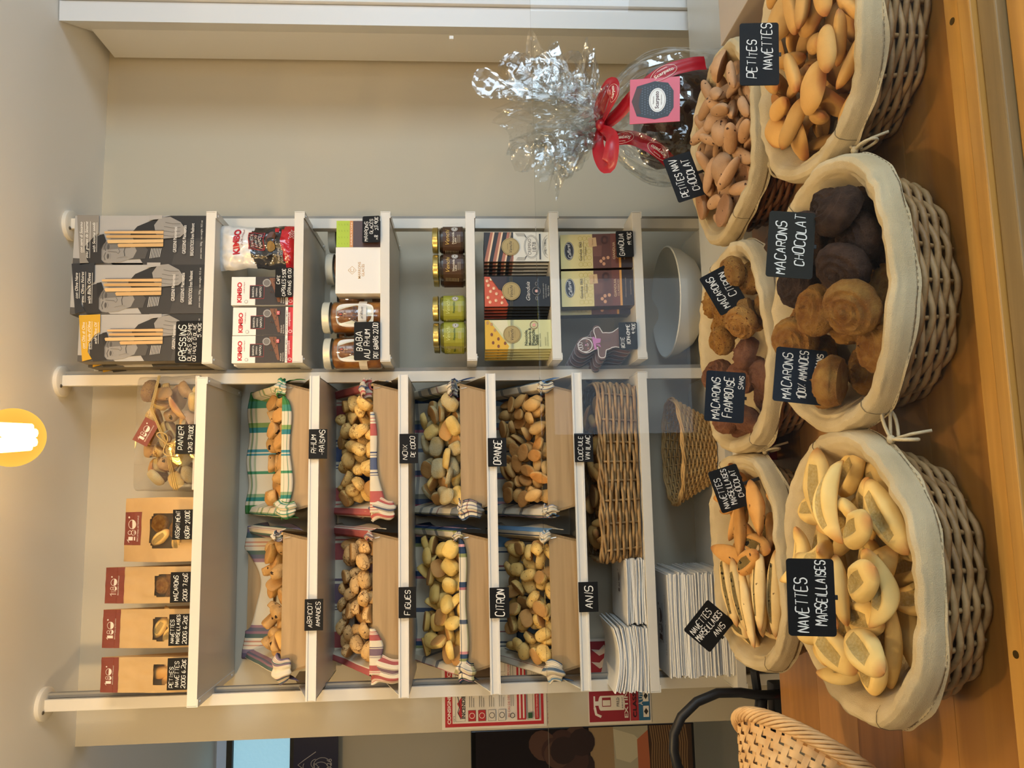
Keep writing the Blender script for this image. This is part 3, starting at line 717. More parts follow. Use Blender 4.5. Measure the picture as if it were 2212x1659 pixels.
def lay(pieces, M, name, label, cat, group):
    xs = [X.translation.x for _, X in pieces]; ys = [X.translation.y for _, X in pieces]
    for me, X in pieces:
        u = (X.translation.x-min(xs))/(max(xs)-min(xs)+1e-6); v = (X.translation.y-min(ys))/(max(ys)-min(ys)+1e-6); up = X.to_3x3().col[2].z
        st = 'lying flat' if up > .8 else 'leaning' if up > .35 else 'on its edge' if up > -.35 else 'underside up'
        lb = '%s, %s, %s %s' % (label, st, ('front', 'middle', 'back')[min(2, int(v*3))], ('left end', 'left half', 'centre', 'right half', 'right end')[min(4, int(u*5))])
        o = bpy.data.objects.new(name, me); COL.objects.link(o); o.matrix_world = M @ X; tag(o, lb, cat, group); NPIECE[0] += 1

# crate fillings ------------------------------------------------------
C_UND = biscuit('canistrelli_underside', 'b4844a', 'c69556', bump=.5, bscale=260)
C_TOP = biscuit('canistrelli_top', 'dcb062', 'e9c67c', bump=.5, cracks='8a5a28')
C_RAI = biscuit('raisin_dough', 'b68c52', 'cda368', spots='2a1a12', sscale=75, sthr=.62, bump=.6)
C_APR = biscuit('apricot_dough', 'c39248', 'd8a960', spots='3a2414', sscale=90, sthr=.66, bump=.6)
C_FIG = biscuit('fig_dough', 'd3a768', 'dfb87c', spots='5a3a20', sscale=130, sthr=.67, bump=.6, cracks='75491f')
C_COC = biscuit('coconut_dough', 'deb45e', 'eecd80', bump=.6, bscale=240)
C_SUG = biscuit('coconut_sugar_crust', 'eedfae', 'e6c47c', bump=1.4, bscale=420)
C_LEM = biscuit('lemon_dough', 'deb75e', 'e8c878', spots='8a6430', sscale=120, sthr=.72, bump=.4)
C_ANI = biscuit('anise_dough', 'd4aa5a', 'e3c074', spots='4a3018', sscale=230, sthr=.64, bump=.4)
C_ORG = biscuit('orange_dough', 'c39656', 'd4a968', bump=.35, bscale=200)
C_ORU = biscuit('orange_underside', 'b57c3e', 'c48c4c', bump=.5)
def kinds(nm, tops, a, h, ex, seeds, dome=.22, rough=.05, und=C_UND, rat=(.8, 1.12), crack=0):
    return [cake(nm, a*rat[0]*(1+.08*math.sin(s_*5)), a*rat[1]*(1+.06*math.cos(s_*3)), h*(1+.12*math.sin(s_)), ex+.4*math.sin(s_*2), (tops[s_ % len(tops)], und), s_, dome, rough, crack=crack) for s_ in seeds]
FILL = {
 (0, 0): (kinds('raisin_biscuit', [C_RAI], .021, .021, 2.6, range(5), rough=.09), 'raisin_biscuit', 'raisin biscuit in the green plaid crate', 'raisin biscuits in the green plaid crate', (.15, 1.3)),
 (0, 1): (kinds('apricot_biscuit', [C_APR, C_RAI], .021, .020, 2.6, range(5, 10), rough=.09), 'apricot_biscuit', 'dark fruit biscuit above ABRICOT AMANDES card', 'apricot almond biscuits', (.15, 1.3)),
 (1, 0): (kinds('cracked_biscuit', [C_TOP], .021, .022, 2.8, range(10, 16), .35, .05, crack=.15), 'cracked_biscuit', 'plump cracked biscuit above NOIX DE COCO', 'cracked biscuits above the coconut card', (.1, 1.2)),
 (1, 1): (kinds('fig_biscuit', [C_FIG], .0205, .020, 2.7, range(16, 22), .3, .06, crack=.12), 'fig_biscuit', 'speckled fig biscuit above the FIGUES card', 'fig biscuits', (.1, 1.3)),
 (2, 0): (kinds('coconut_biscuit', [C_SUG, C_COC, C_SUG], .0235, .014, 3.2, range(22, 28), .18, .03, rat=(.8, 1.1)), 'coconut_biscuit', 'oblong coconut biscuit above the ORANGE card', 'coconut biscuits', (.2, 1.5)),
 (2, 1): (kinds('lemon_biscuit', [C_LEM], .0235, .0165, 2.8, range(28, 34), .2, .03, rat=(.9, 1.05)), 'lemon_biscuit', 'pale thick biscuit above the CITRON card', 'lemon biscuits', (.2, 1.5)),
 (3, 0): ([cake('orange_biscuit', .017*(1+.1*math.sin(s_)), .026*(1+.06*math.cos(s_)), .0115, 1.75, (C_ORG, C_ORU), s_, .35, .03) for s_ in range(34, 40)], 'orange_biscuit', 'almond shaped biscuit above the CUCCIULE card', 'cucciule biscuits', (.2, 1.4)),
 (3, 1): (kinds('anise_biscuit', [C_ANI], .0205, .0155, 2.7, range(40, 46), .22, .04), 'anise_biscuit', 'speckled aniseed biscuit above the ANIS card', 'aniseed biscuits', (.2, 1.4)),
}
for row, side, cx, wd, z0, zf, zk in CRX:
    ms, nm, lb, gr, tl = FILL[(row, side)]
    ang = math.radians(32); h = wd/2-.014
    Mx = Matrix.Translation((cx, 1.983+.008, z0+zf-.040)) @ Matrix.Rotation(ang, 4, 'X')
    L_ = .225
    low = row == 0
    ln = .15 if low else .205
    ps = heap(ms, lambda x, y: abs(x) < h-.024 and .030 < y < ln, lambda x, y: .012 if abs(x) < h and y < L_ else .0,
              lambda x, y: (.050 if low else .066)+.010*noise.noise((x*14, y*14, row*3+side))-(.018 if low else .012)*max(0, (y-.09)/.1)-.02*max(0, abs(x)/h-.85)/.15, (-h, h), (0, L_), 95, row*2+side+5, tilt=tl, flip=.4)
    lay(ps, Mx, nm, lb, 'biscuit', gr)
# ---------------------------------------------------------------- counter
TOPM = wood('counter_maple', 'a9763c', 'c6925a', 'X', .9, .32)
RAILM = wood('rail_pine', 'a87a38', 'c69448', 'X', 1.2, .4)
RAILG = wood('rail_weathered', '75603c', '90784e', 'X', 1.6, .45)
ZC = EYE-.62
ct = thing('sales_counter', 'long maple counter carrying the linen lined baskets, with a pine front rail', 'counter', (0, .8, 0))
yy = [.852, .99, 1.12, 1.25, 1.39, 1.56]
tones = [('8a5c2c', 'a87638'), ('9c6c36', 'b5803f'), ('80542a', 'a06c36'), ('a07240', 'b48248'), ('90622f', 'aa783c')]
for k in range(5):
    m = MB(); m.box((-.50, yy[k]-.8, ZC-.035), (1.5, yy[k+1]-.8-.0008, ZC)); m.build('top_board', wood('counter_board_%d' % k, *tones[k], 'X', .8+.1*k, .3), ct)
m = MB(); m.box((-.50, .022, ZC-.03), (1.5, .054, ZC+.018), bev=.002); m.build('inner_rail', RAILM, ct)
m = MB(); m.box((-.50, .0, ZC-.03), (1.5, .0215, ZC+.024), bev=.002); m.build('outer_rail', RAILM, ct)
m = MB(); m.box((-.50, -.030, ZC-.06), (1.5, -.001, ZC+.016), bev=.002); m.build('front_board', RAILG, ct)
m = MB(); m.box((-.50, -.075, ZC-.09), (1.5, -.031, ZC+.004), bev=.002); m.build('lower_board', RAILM, ct)
m = MB(); m.box((-.50, -.03, .0), (1.5, .0, ZC-.06)); m.build('front_panel', wood('counter_front', '8a6234', 'a87c48', 'Z', .5), ct)
m = MB(); m.box((-.49, .70, .0), (1.5, .73, ZC-.036)); m.build('back_panel', wood('counter_front', '8a6234', 'a87c48', 'Z', .5), ct)
m = MB(); m.box((-.50, -.05, 0), (-.462+.006, .0, ZC+.13), bev=.002); m.build('corner_post', RAILM, ct)
for sx in (-.2, .55):
    m = MB(); m.lathe([(0, 0), (.0045, 0), (.0045, .0012), (0, .0012)], 14, M=Matrix.Translation((sx, .040, ZC+.0175))); m.build('screw', mat('brass_screw', '6d5a34', .35, .8), ct)
# glass guard
g = MB(); g.box((-1.6, .826, ZC-.002), (1.6, .832, EYE-.081))
gl = g.build('glass_guard', clear('guard_glass', 'fdfefe', .7, .0, -.022)); tag(gl, 'tall clear glass guard standing along the front rail of the counter', 'glass pane')

# ---------------------------------------------------------------- wicker and linen
WICK = mat('wicker', 'a98656', .6, bump=.3, bscale=150, mix='8d6a3e', mscale=35)
WICKD = mat('dark_wicker', '80502c', .55, bump=.3, bscale=150, mix='64401f', mscale=35)
WICKP = mat('pale_wicker', 'c9a368', .6, bump=.3, bscale=150, mix='b58c52', mscale=35)
LINEN = stripes('natural_linen', [(0, 'c2b191'), (.5, 'bfae8d')], bump=1.0)
def linen_mat():
    m = mat('linen_cloth', 'ccbb98', .95, spec=.1, bump=.5, bscale=900, mix='beac88', mscale=12); return m
LINEN = linen_mat()
STITCH = mat('seam_thread', '6b5c44', .9)
def weave(m, path, h0, h1, rows, stakes, r, amp, lean=0.0, sub=4, jit=.0):
    """horizontal rods weaving in and out round stakes; path(a, k) -> point, outward normal at height fraction k"""
    n = stakes*sub
    for j in range(rows):
        k = (j+.5)/rows; pts = []
        for i in range(n):
            a = 2*PI*i/n; p, nr = path(a, k); s_ = math.cos(PI*i/sub+PI*j)
            q = Vector(p)+Vector(nr)*amp*s_; q.z += h0+(h1-h0)*k+jit*noise.noise((a*3, j*1.7, 1))+lean*math.sin(PI*i/sub+PI*j+PI/2)
            pts.append(q)
        m.tube(pts, r, 6, closed=True)
    for i in range(stakes):
        a = 2*PI*i/stakes; pts = []
        for k in (0, .33, .66, 1):
            p, nr = path(a, k); q = Vector(p); q.z += h0+(h1-h0)*k; pts.append(q)
        m.tube(pts, r*.8, 5)
def ell_path(a_, b_, a0, b0, ex=2.3):
    def f_(a, k):
        c, s_ = math.cos(a), math.sin(a); q = (abs(c)**ex+abs(s_)**ex)**(-1/ex); A = a0+(a_-a0)*k; B = b0+(b_-b0)*k
        nr = Vector((c/A, s_/B, 0)).normalized(); return Vector((A*c*q, B*s_*q, 0)), nr
    return f_
def lined_basket(label, cx, cy, a_, b_, rot, h, wick, zt=ZC, ties=(), skirt=.020, seed=1, floor=.45, ex=2.35):
    r = thing('lined_basket', label, 'basket', (cx, cy, zt), (0, 0, rot), 'linen lined bread baskets')
    m = MB(); pf = ell_path(a_-.010, b_-.010, a_-.040, b_-.038, ex)
    weave(m, pf, .003, h-.006, 11, 22, .0043, .0056, jit=.002); m.build('woven_wall', wick, r, smooth=True)
    m = MB()
    n = 72
    def bott(u, v):
        p, _ = pf(u*2*PI, 0); return (p.x*v, p.y*v, .004)
    m.grid(bott, n, 3, close_u=True); m.build('woven_base', wick, r)
    m = MB(); prof = [(.0, floor*h-.004), (.4, floor*h), (.64, floor*h+.004), (.75, .60*h), (.82, .82*h), (.885, h+.002), (.935, h+.010), (.985, h+.012), (1.018, h+.008), (1.035, h-.003), (1.038, h-.018), (1.036, h-skirt*.8), (1.045, h-skirt)]
    def ln(u, v):
        k = v*(len(prof)-1); i = min(int(k), len(prof)-2); f_ = k-i; R_ = prof[i][0]*(1-f_)+prof[i+1][0]*f_; z = prof[i][1]*(1-f_)+prof[i+1][1]*f_
        a = u*2*PI; c, s_ = math.cos(a), math.sin(a); q = (abs(c)**ex+abs(s_)**ex)**(-1/ex)
        if R_ > .9: z += .0035*math.sin(3*a+seed)+.002*math.sin(7*a+seed*2); R_ += .006*math.sin(5*a+seed*3)
        if v > .8: R_ += (v-.8)*.10*noise.noise((c*5, s_*5, seed)); z += (v-.8)*.05*noise.noise((c*3.3+9, s_*3.3, seed))
        if .3 < v < .7:
            R_ += .012*noise.noise((c*4, s_*4, v*5+seed)); z += .004*noise.noise((c*9, s_*9, seed*2))
        x, y = a_*c*q*R_, b_*s_*q*R_
        d = .0016*noise.noise((x*40, y*40, z*40)); return (x*(1+d*4), y, z+d)
    m.grid(ln, 120, 60, close_u=True); li = m.build('linen_liner', LINEN, r, smooth=True)
    m = MB()
    for ai in range(150):
        a = 2*PI*ai/150; u = a/(2*PI); p1 = Vector(ln(u, .873)); p2 = Vector(ln(u+.0035, .873)); nn = Vector((math.cos(a), math.sin(a), 0))
        m.tube([p1+nn*.0008, p2+nn*.0008], .0003, 4)
    for u0 in (.07, .57):     # seam across the rim
        pts = [Vector(ln(u0, .44+.4*t/9))+Vector((0, 0, .0009)) for t in range(10)]; m.tube(pts, .0005, 4)
    m.build('stitching', STITCH, li)
    for u0, sz in ties:      # bow of linen tape at the corner
        p = Vector(ln(u0, .93)); nn = Vector((math.cos(u0*2*PI), math.sin(u0*2*PI), 0)); tt = Vector((-nn.y, nn.x, 0)); m = MB()
        def loop(sg, L_, dz):
            return [p+nn*(.006+L_*.45*math.sin(t*PI))+tt*sg*L_*math.sin(t*PI)*.8+Vector((0, 0, dz*math.sin(t*PI)-.010*t+ .006*math.sin(t*2*PI))) for t in [i/14 for i in range(15)]]
        m.tube(loop(1, sz, -.004), .0022, 6); m.tube(loop(-1, sz*.7, -.008), .0022, 6)
        m.tube([p+nn*.005, p+nn*(.3*sz+.012)+tt*sz*.7+Vector((0, 0, -.012)), p+nn*(.45*sz+.016)+tt*sz*1.15+Vector((0, 0, -.026)), p+nn*(.5*sz+.016)+tt*sz*1.5+Vector((0, 0, -.024))], .0021, 6)
        m.tube([p+nn*.005, p+nn*(.012+sz*.2)+tt*-sz*.3+Vector((0, 0, -.014)), p+nn*(.016+sz*.3)+tt*-sz*.45+Vector((0, 0, -.034))], .0021, 6)
        m.lathe([(0, -.005), (.005, -.003), (.006, 0), (.005, .003), (0, .005)], 12, M=Matrix.Translation(p+nn*.006)); m.build('tie_tape', LINEN, r, smooth=True)
    return r
H = .10
F1 = ('F1', .640, 1.040, .192, .172, 0); F2 = ('F2', .251, 1.035, .186, .172, .06); F3 = ('F3', -.130, 1.040, .186, .178, -.05)
B1 = ('B1', .658, 1.425, .186, .176, 0); B2 = ('B2', .247, 1.428, .196, .182, 0); B3 = ('B3', -.151, 1.428, .190, .184, 0)
lined_basket('big linen lined wicker basket of plain oval biscuits, nearest the white cupboard', *F1[1:6], H, WICK, ties=(), seed=1, floor=.4)
lined_basket('big linen lined wicker basket shared by dark chocolate and golden macarons', *F2[1:6], H, WICK, ties=((.93, .045),), seed=2, floor=.4)
lined_basket('big linen lined wicker basket of pale slit boat biscuits, nearest the counter corner', *F3[1:6], H, WICK, ties=((.915, .05),), seed=3, floor=.4)
lined_basket('linen lined dark wicker basket of cocoa oval biscuits in front of the wrapped cake', *B1[1:6], H, WICKD, ties=((.66, .035),), seed=4, floor=.4)
lined_basket('linen lined basket shared by lemon and raspberry macarons in the back row', *B2[1:6], H, WICK, ties=(), seed=5, floor=.4)
lined_basket('linen lined basket shared by chocolate chip and aniseed boat biscuits in the back row', *B3[1:6], H, WICK, ties=((.95, .04),), seed=6, floor=.4)

# biscuits in the baskets ---------------------------------------------
N_TAN = biscuit('orange_blossom_crust', 'c79650', 'd9aa64', bump=.12, bscale=150, tip='a8683a', mscale=14)
N_TANB = biscuit('orange_blossom_underside', 'ad7740', 'bd884c', bump=.5, bscale=320)
N_COC = biscuit('cocoa_crust', 'b08862', 'c29a74', spots='3a211a', sscale=70, sthr=.68, bump=.3, bscale=200)
N_COCB = biscuit('cocoa_underside', '9c7250', 'ae8260', spots='4a2a1e', sscale=90, sthr=.68, bump=.5, bscale=320)
M_CHO = biscuit('chocolate_macaron_crust', '402a1e', '5c4232', bump=1.6, bscale=420, mscale=60)
M_ALM = biscuit('almond_macaron_crust', 'a86e2c', 'cf9a4a', bump=1.6, bscale=420, mscale=50)
M_CIT = biscuit('lemon_macaron_crust', 'a87434', 'c6964e', spots='7a4522', sscale=260, sthr=.62, bump=1.4, bscale=420, mscale=50)
M_FRA = biscuit('raspberry_macaron_crust', '8c5a40', 'a5704e', bump=1.6, bscale=420, mscale=60)
N_PAL = biscuit('pale_crust', 'dfbb70', 'eacd88', bump=.12, bscale=140, tip='b87c42', mscale=16)
N_CRB = biscuit('pale_crumb', 'dcbb70', 'ebd292', bump=1.3, bscale=340, mscale=220)
N_ANP = biscuit('anise_boat_crust', 'dcba7c', 'e6cb92', spots='6a5230', sscale=95, sthr=.71, bump=.2, tip='a9713e')
N_ANC = biscuit('anise_boat_crumb', 'c4a86a', 'd6c084', spots='3e3422', sscale=120, sthr=.60, bump=2.4, bscale=340, mscale=150)
N_CHP = biscuit('chip_boat_crust', 'c08a48', 'd39e5a', spots='3c2a1c', sscale=75, sthr=.67, bump=.3, tip='8f5a30')
N_CHC = biscuit('chip_boat_crumb', 'b99a58', 'cbb070', spots='2f2a1e', sscale=70, sthr=.58, bump=2.2, bscale=340)
PET = [cake('oval_biscuit', .0265*(1+.12*math.sin(s_*2)), .037*(1+.1*math.cos(s_)), .013*(1+.2*math.sin(s_*3)), 2.1+.2*math.sin(s_), (N_TAN, N_TANB), 50+s_, .4, .02, 34, .84) for s_ in range(4)] + \
      [navette('long_oval_biscuit', .074+.008*math.sin(s_), .029, .024, (N_TAN, N_TANB), 60+s_, slit=0, tipexp=2.8) for s_ in range(3)]
PEC = [cake('cocoa_oval_biscuit', .026*(1+.12*math.sin(s_*2)), .034*(1+.1*math.cos(s_)), .015*(1+.2*math.sin(s_*3)), 2.1, (N_COC, N_COCB), 70+s_, .55, .025, 34, .84) for s_ in range(4)] + \
      [navette('long_cocoa_biscuit', .068+.008*math.sin(s_), .026, .023, (N_COC, N_COCB), 80+s_, slit=0, tipexp=2.8) for s_ in range(2)]
MCH = [macaron('chocolate_macaron', .0355*(1+.05*math.sin(s_)), .034, (M_CHO,), 90+s_) for s_ in range(3)]
MAL = [macaron('almond_macaron', .0355*(1+.05*math.sin(s_)), .034, (M_ALM,), 95+s_) for s_ in range(3)]
MCI = [macaron('lemon_macaron', .029*(1+.07*math.sin(s_)), .031, (M_CIT,), 100+s_) for s_ in range(3)]
MFR = [macaron('raspberry_macaron', .032*(1+.05*math.sin(s_)), .033, (M_FRA,), 105+s_) for s_ in range(3)]
NAV = [navette('boat_biscuit', .125, .046, .036, (N_PAL, N_CRB), 110, .62), navette('boat_biscuit', .118, .050, .036, (N_PAL, N_CRB), 111, .66, open_=.8), navette('boat_biscuit', .095, .050, .034, (N_PAL, N_CRB), 112, .55, twist=.25),
       navette('curled_boat_biscuit', .12, .042, .036, (N_PAL, N_CRB), 113, .7, bend=-.35, open_=.8), navette('curled_boat_biscuit', .10, .044, .036, (N_PAL, N_CRB), 114, .5, bend=.4, twist=.4)]
NAN = [navette('anise_boat_biscuit', .150, .040, .030, (N_ANP, N_ANC), 120, .7), navette('anise_boat_biscuit', .145, .036, .028, (N_ANP, N_ANC), 121, .62, open_=.7)]
NCH = [navette('chip_boat_biscuit', .115, .040, .030, (N_CHP, N_CHC), 130, .62), navette('chip_boat_biscuit', .105, .042, .030, (N_CHP, N_CHC), 131, .5, bend=.4, open_=.9), navette('chip_boat_biscuit', .1, .038, .03, (N_CHP, N_CHC), 132, .55, twist=.5)]
def fill(B, meshes, nm, label, cat, group, count, seed, tilt, x0=-1, x1=1, y0=-1, y1=1, top=.052, spin=None, flip=.25, edge=.80, near=.0, squash=.93, tries=26):
    _, cx, cy, a_, b_, rot = B
    def ins(x, y): return (abs(x)/(a_*edge))**2.3+(abs(y)/(b_*edge))**2.3 < 1 and x0*a_ <= x <= x1*a_ and y0*b_ <= y <= y1*b_
    def base(x, y):
        q = ((abs(x)/a_)**2.3+(abs(y)/b_)**2.3)**(1/2.3); return .0 if q < .78 else (q-.78)*.30 if q < 1 else .2
    ps = heap(meshes, ins, base, lambda x, y: top-near*(y/b_)-.018*((x/a_)**2+(y/b_)**2), (-a_, a_), (-b_, b_), count, seed, tilt, spin=spin, flip=flip, squash=squash, tries=tries)
    lay(ps, Matrix.Translation((cx, cy, ZC+.042)) @ Matrix.Rotation(rot, 4, 'Z'), nm, label, cat, group)
fill(F1, PET, 'oval_biscuit', 'smooth tan oval biscuit, front right basket', 'biscuit', 'plain oval biscuits', 120, 11, (.1, 1.35), top=.100, near=.012, y1=.8)
fill(B1, PEC, 'cocoa_oval_biscuit', 'cocoa oval biscuit in dark back basket', 'biscuit', 'cocoa oval biscuits', 110, 12, (.1, 1.35), top=.096, near=.012, y1=.85)
fill(F2, MCH, 'chocolate_macaron', 'dark chocolate macaron in front middle basket', 'macaron', 'chocolate macarons', 30, 13, (0, .9), x0=.06, x1=1, y1=.55, top=.112, near=.012, flip=0)
fill(F2, MAL, 'almond_macaron', 'golden almond macaron in front middle basket', 'macaron', 'almond macarons', 30, 14, (0, .9), x0=-1, x1=-.06, y1=.55, top=.112, near=.012, flip=0)
fill(B2, MCI, 'lemon_macaron', 'light brown lemon macaron, middle back basket', 'macaron', 'lemon macarons', 30, 15, (0, 1.0), x0=.08, x1=.9, y1=.5, y0=-.95, top=.105, near=.015, flip=0)
fill(B2, MFR, 'raspberry_macaron', 'reddish raspberry macaron, middle back basket', 'macaron', 'raspberry macarons', 16, 16, (0, .9), x0=-.8, x1=-.12, y1=.3, y0=-.95, top=.100, near=.012, flip=0)
fill(F3, NAV, 'boat_biscuit', 'pale boat biscuit in front left basket', 'biscuit', 'pale boat biscuits', 60, 17, (0, .7), y1=.6, x0=-.84, x1=.95, top=.105, near=.012, flip=.12, edge=.74, tries=40)
fill(B3, NAN, 'anise_boat_biscuit', 'long aniseed boat biscuit, left back basket', 'biscuit', 'aniseed boat biscuits', 20, 18, (0, .3), x0=-.85, x1=-.12, y1=.4, y0=-.8, top=.095, near=.01, spin=PI*.06, flip=0, edge=.85, squash=.9, tries=40)
fill(B3, NCH, 'chip_boat_biscuit', 'chocolate chip boat biscuit, left back basket', 'biscuit', 'chocolate chip boat biscuits', 30, 19, (.1, 1.1), x0=.0, x1=.8, y1=.4, y0=-.85, top=.098, near=.012, flip=.2)

# cards standing in the baskets
def bcard(px, py, Y, w, h, lines, label, roll=0, tilt=-.25, yaw=0, board=BOARD, pen=None, clip=True):
    k = .95; Y *= k; w *= k; h *= k
    return sign(label, w, h, lines, P(px, py, Y), math.radians(roll), tilt, yaw, board, clip=clip, pen=pen)
bcard(1640, 117, 1.10, .104, .060, [('PETiTES', -.08, .2, .62, .26), ('NAVETTES', .12, -.2, .74, .26)], 'black card lettered PETITES NAVETTES in the front right basket', 3, -.15, board=BOARD)
bcard(1478, 382, 1.58, .1045, .063, [('PETiTES NAV', 0, .2, .86, .28), ('CHOCOLAT', .0, -.22, .72, .28)], 'black card lettered PETITES NAV CHOCOLAT over the dark basket', -17, -.1, clip=2)
bcard(1708, 529, 1.01, .095, .063, [('MACARONS', -.05, .22, .8, .24), ('CHOCOLAT', .08, -.18, .78, .24)], 'olive black card lettered MACARONS CHOCOLAT above the dark macarons', 7, -.15, board=BOARDO)
bcard(1562, 627, 1.41, .084, .058, [('MACARONS', 0, .2, .8, .26), ('CiTRON', .08, -.2, .6, .26)], 'black card lettered MACARONS CITRON tilted above the lemon macarons', -27, -.1)
bcard(1566, 857, 1.38, .094, .072, [('MACARONS', -.04, .24, .82, .22), ('FRAMBOiSE', .0, -.08, .8, .24), ('SANS', .3, -.38, .26, .14)], 'navy card lettered MACARONS FRAMBOISE beside the raspberry macarons', 6, -.1, board=BOARDN)
bcard(1728, 812, 1.10, .082, .074, [('MACARONS', -.02, .26, .84, .2), ('100% AMANDES', .02, -.04, .88, .18), ('SANS', .28, -.34, .3, .14)], 'navy card lettered MACARONS 100% AMANDES beside the golden macarons', 8, -.15, board=BOARDN, pen=.0014)
bcard(1575, 1055, 1.41, .080, .056, [('NAVETTES', -.06, .28, .72, .2), ('MARSEiLLAiSES', .04, .0, .84, .2), ('CHOCOLAT', .06, -.28, .66, .2)], 'black card lettered NAVETTES MARSEILLAISES CHOCOLAT in the back left basket', -17, -.1, clip=2)
bcard(1531, 1352, 1.58, .080, .068, [('NAVETTES', -.05, .26, .74, .2), ('MARSEiLLAiSES', .0, .0, .9, .2), ('ANiS', .1, -.28, .36, .2)], 'small black card lettered NAVETTES MARSEILLAISES ANIS turned on its corner', 41, -.1)
bcard(1752, 1290, .995, .098, .060, [('NAVETTES', -.1, .2, .7, .26), ('MARSEiLLAiSES', .06, -.2, .84, .24)], 'big black card lettered NAVETTES MARSEILLAISES in the front left basket', 1.5, -.15)
# ---------------------------------------------------------------- goods on the shelves
def geom(y0, y1, vtop, z, Y):
    """y0 < y1: photo rows of the right and left edges; returns centre x, width, height for a face standing on z"""
    vb = 1000; a = P(1000, y1, Y)
    for _ in range(8): vb += (P(vb, (y0+y1)/2, Y).z-z)/Y*F_PX
    l_ = P((vtop+vb)/2, y1, Y).x; r_ = P((vtop+vb)/2, y0, Y).x
    return (l_+r_)/2, r_-l_, P(vtop, (y0+y1)/2, Y).z-z
S1, S2, S3, S4, S5, S6, S7 = [z+ST for z in ZR]
def carton(name, label, cat, y0, y1, vtop, z, Y, depth, body, group=None, yaw=0, bev=.0008, tilt=0):
    cx, w_, h_ = geom(y0, y1, vtop, z, Y); m = MB(); m.box((-w_/2, 0, 0), (w_/2, depth, h_), bev=bev)
    o = m.build(name, body); o.location = (cx, Y, z+.0003); o.rotation_euler = (tilt, 0, yaw); tag(o, label, cat, group); return o, w_, h_

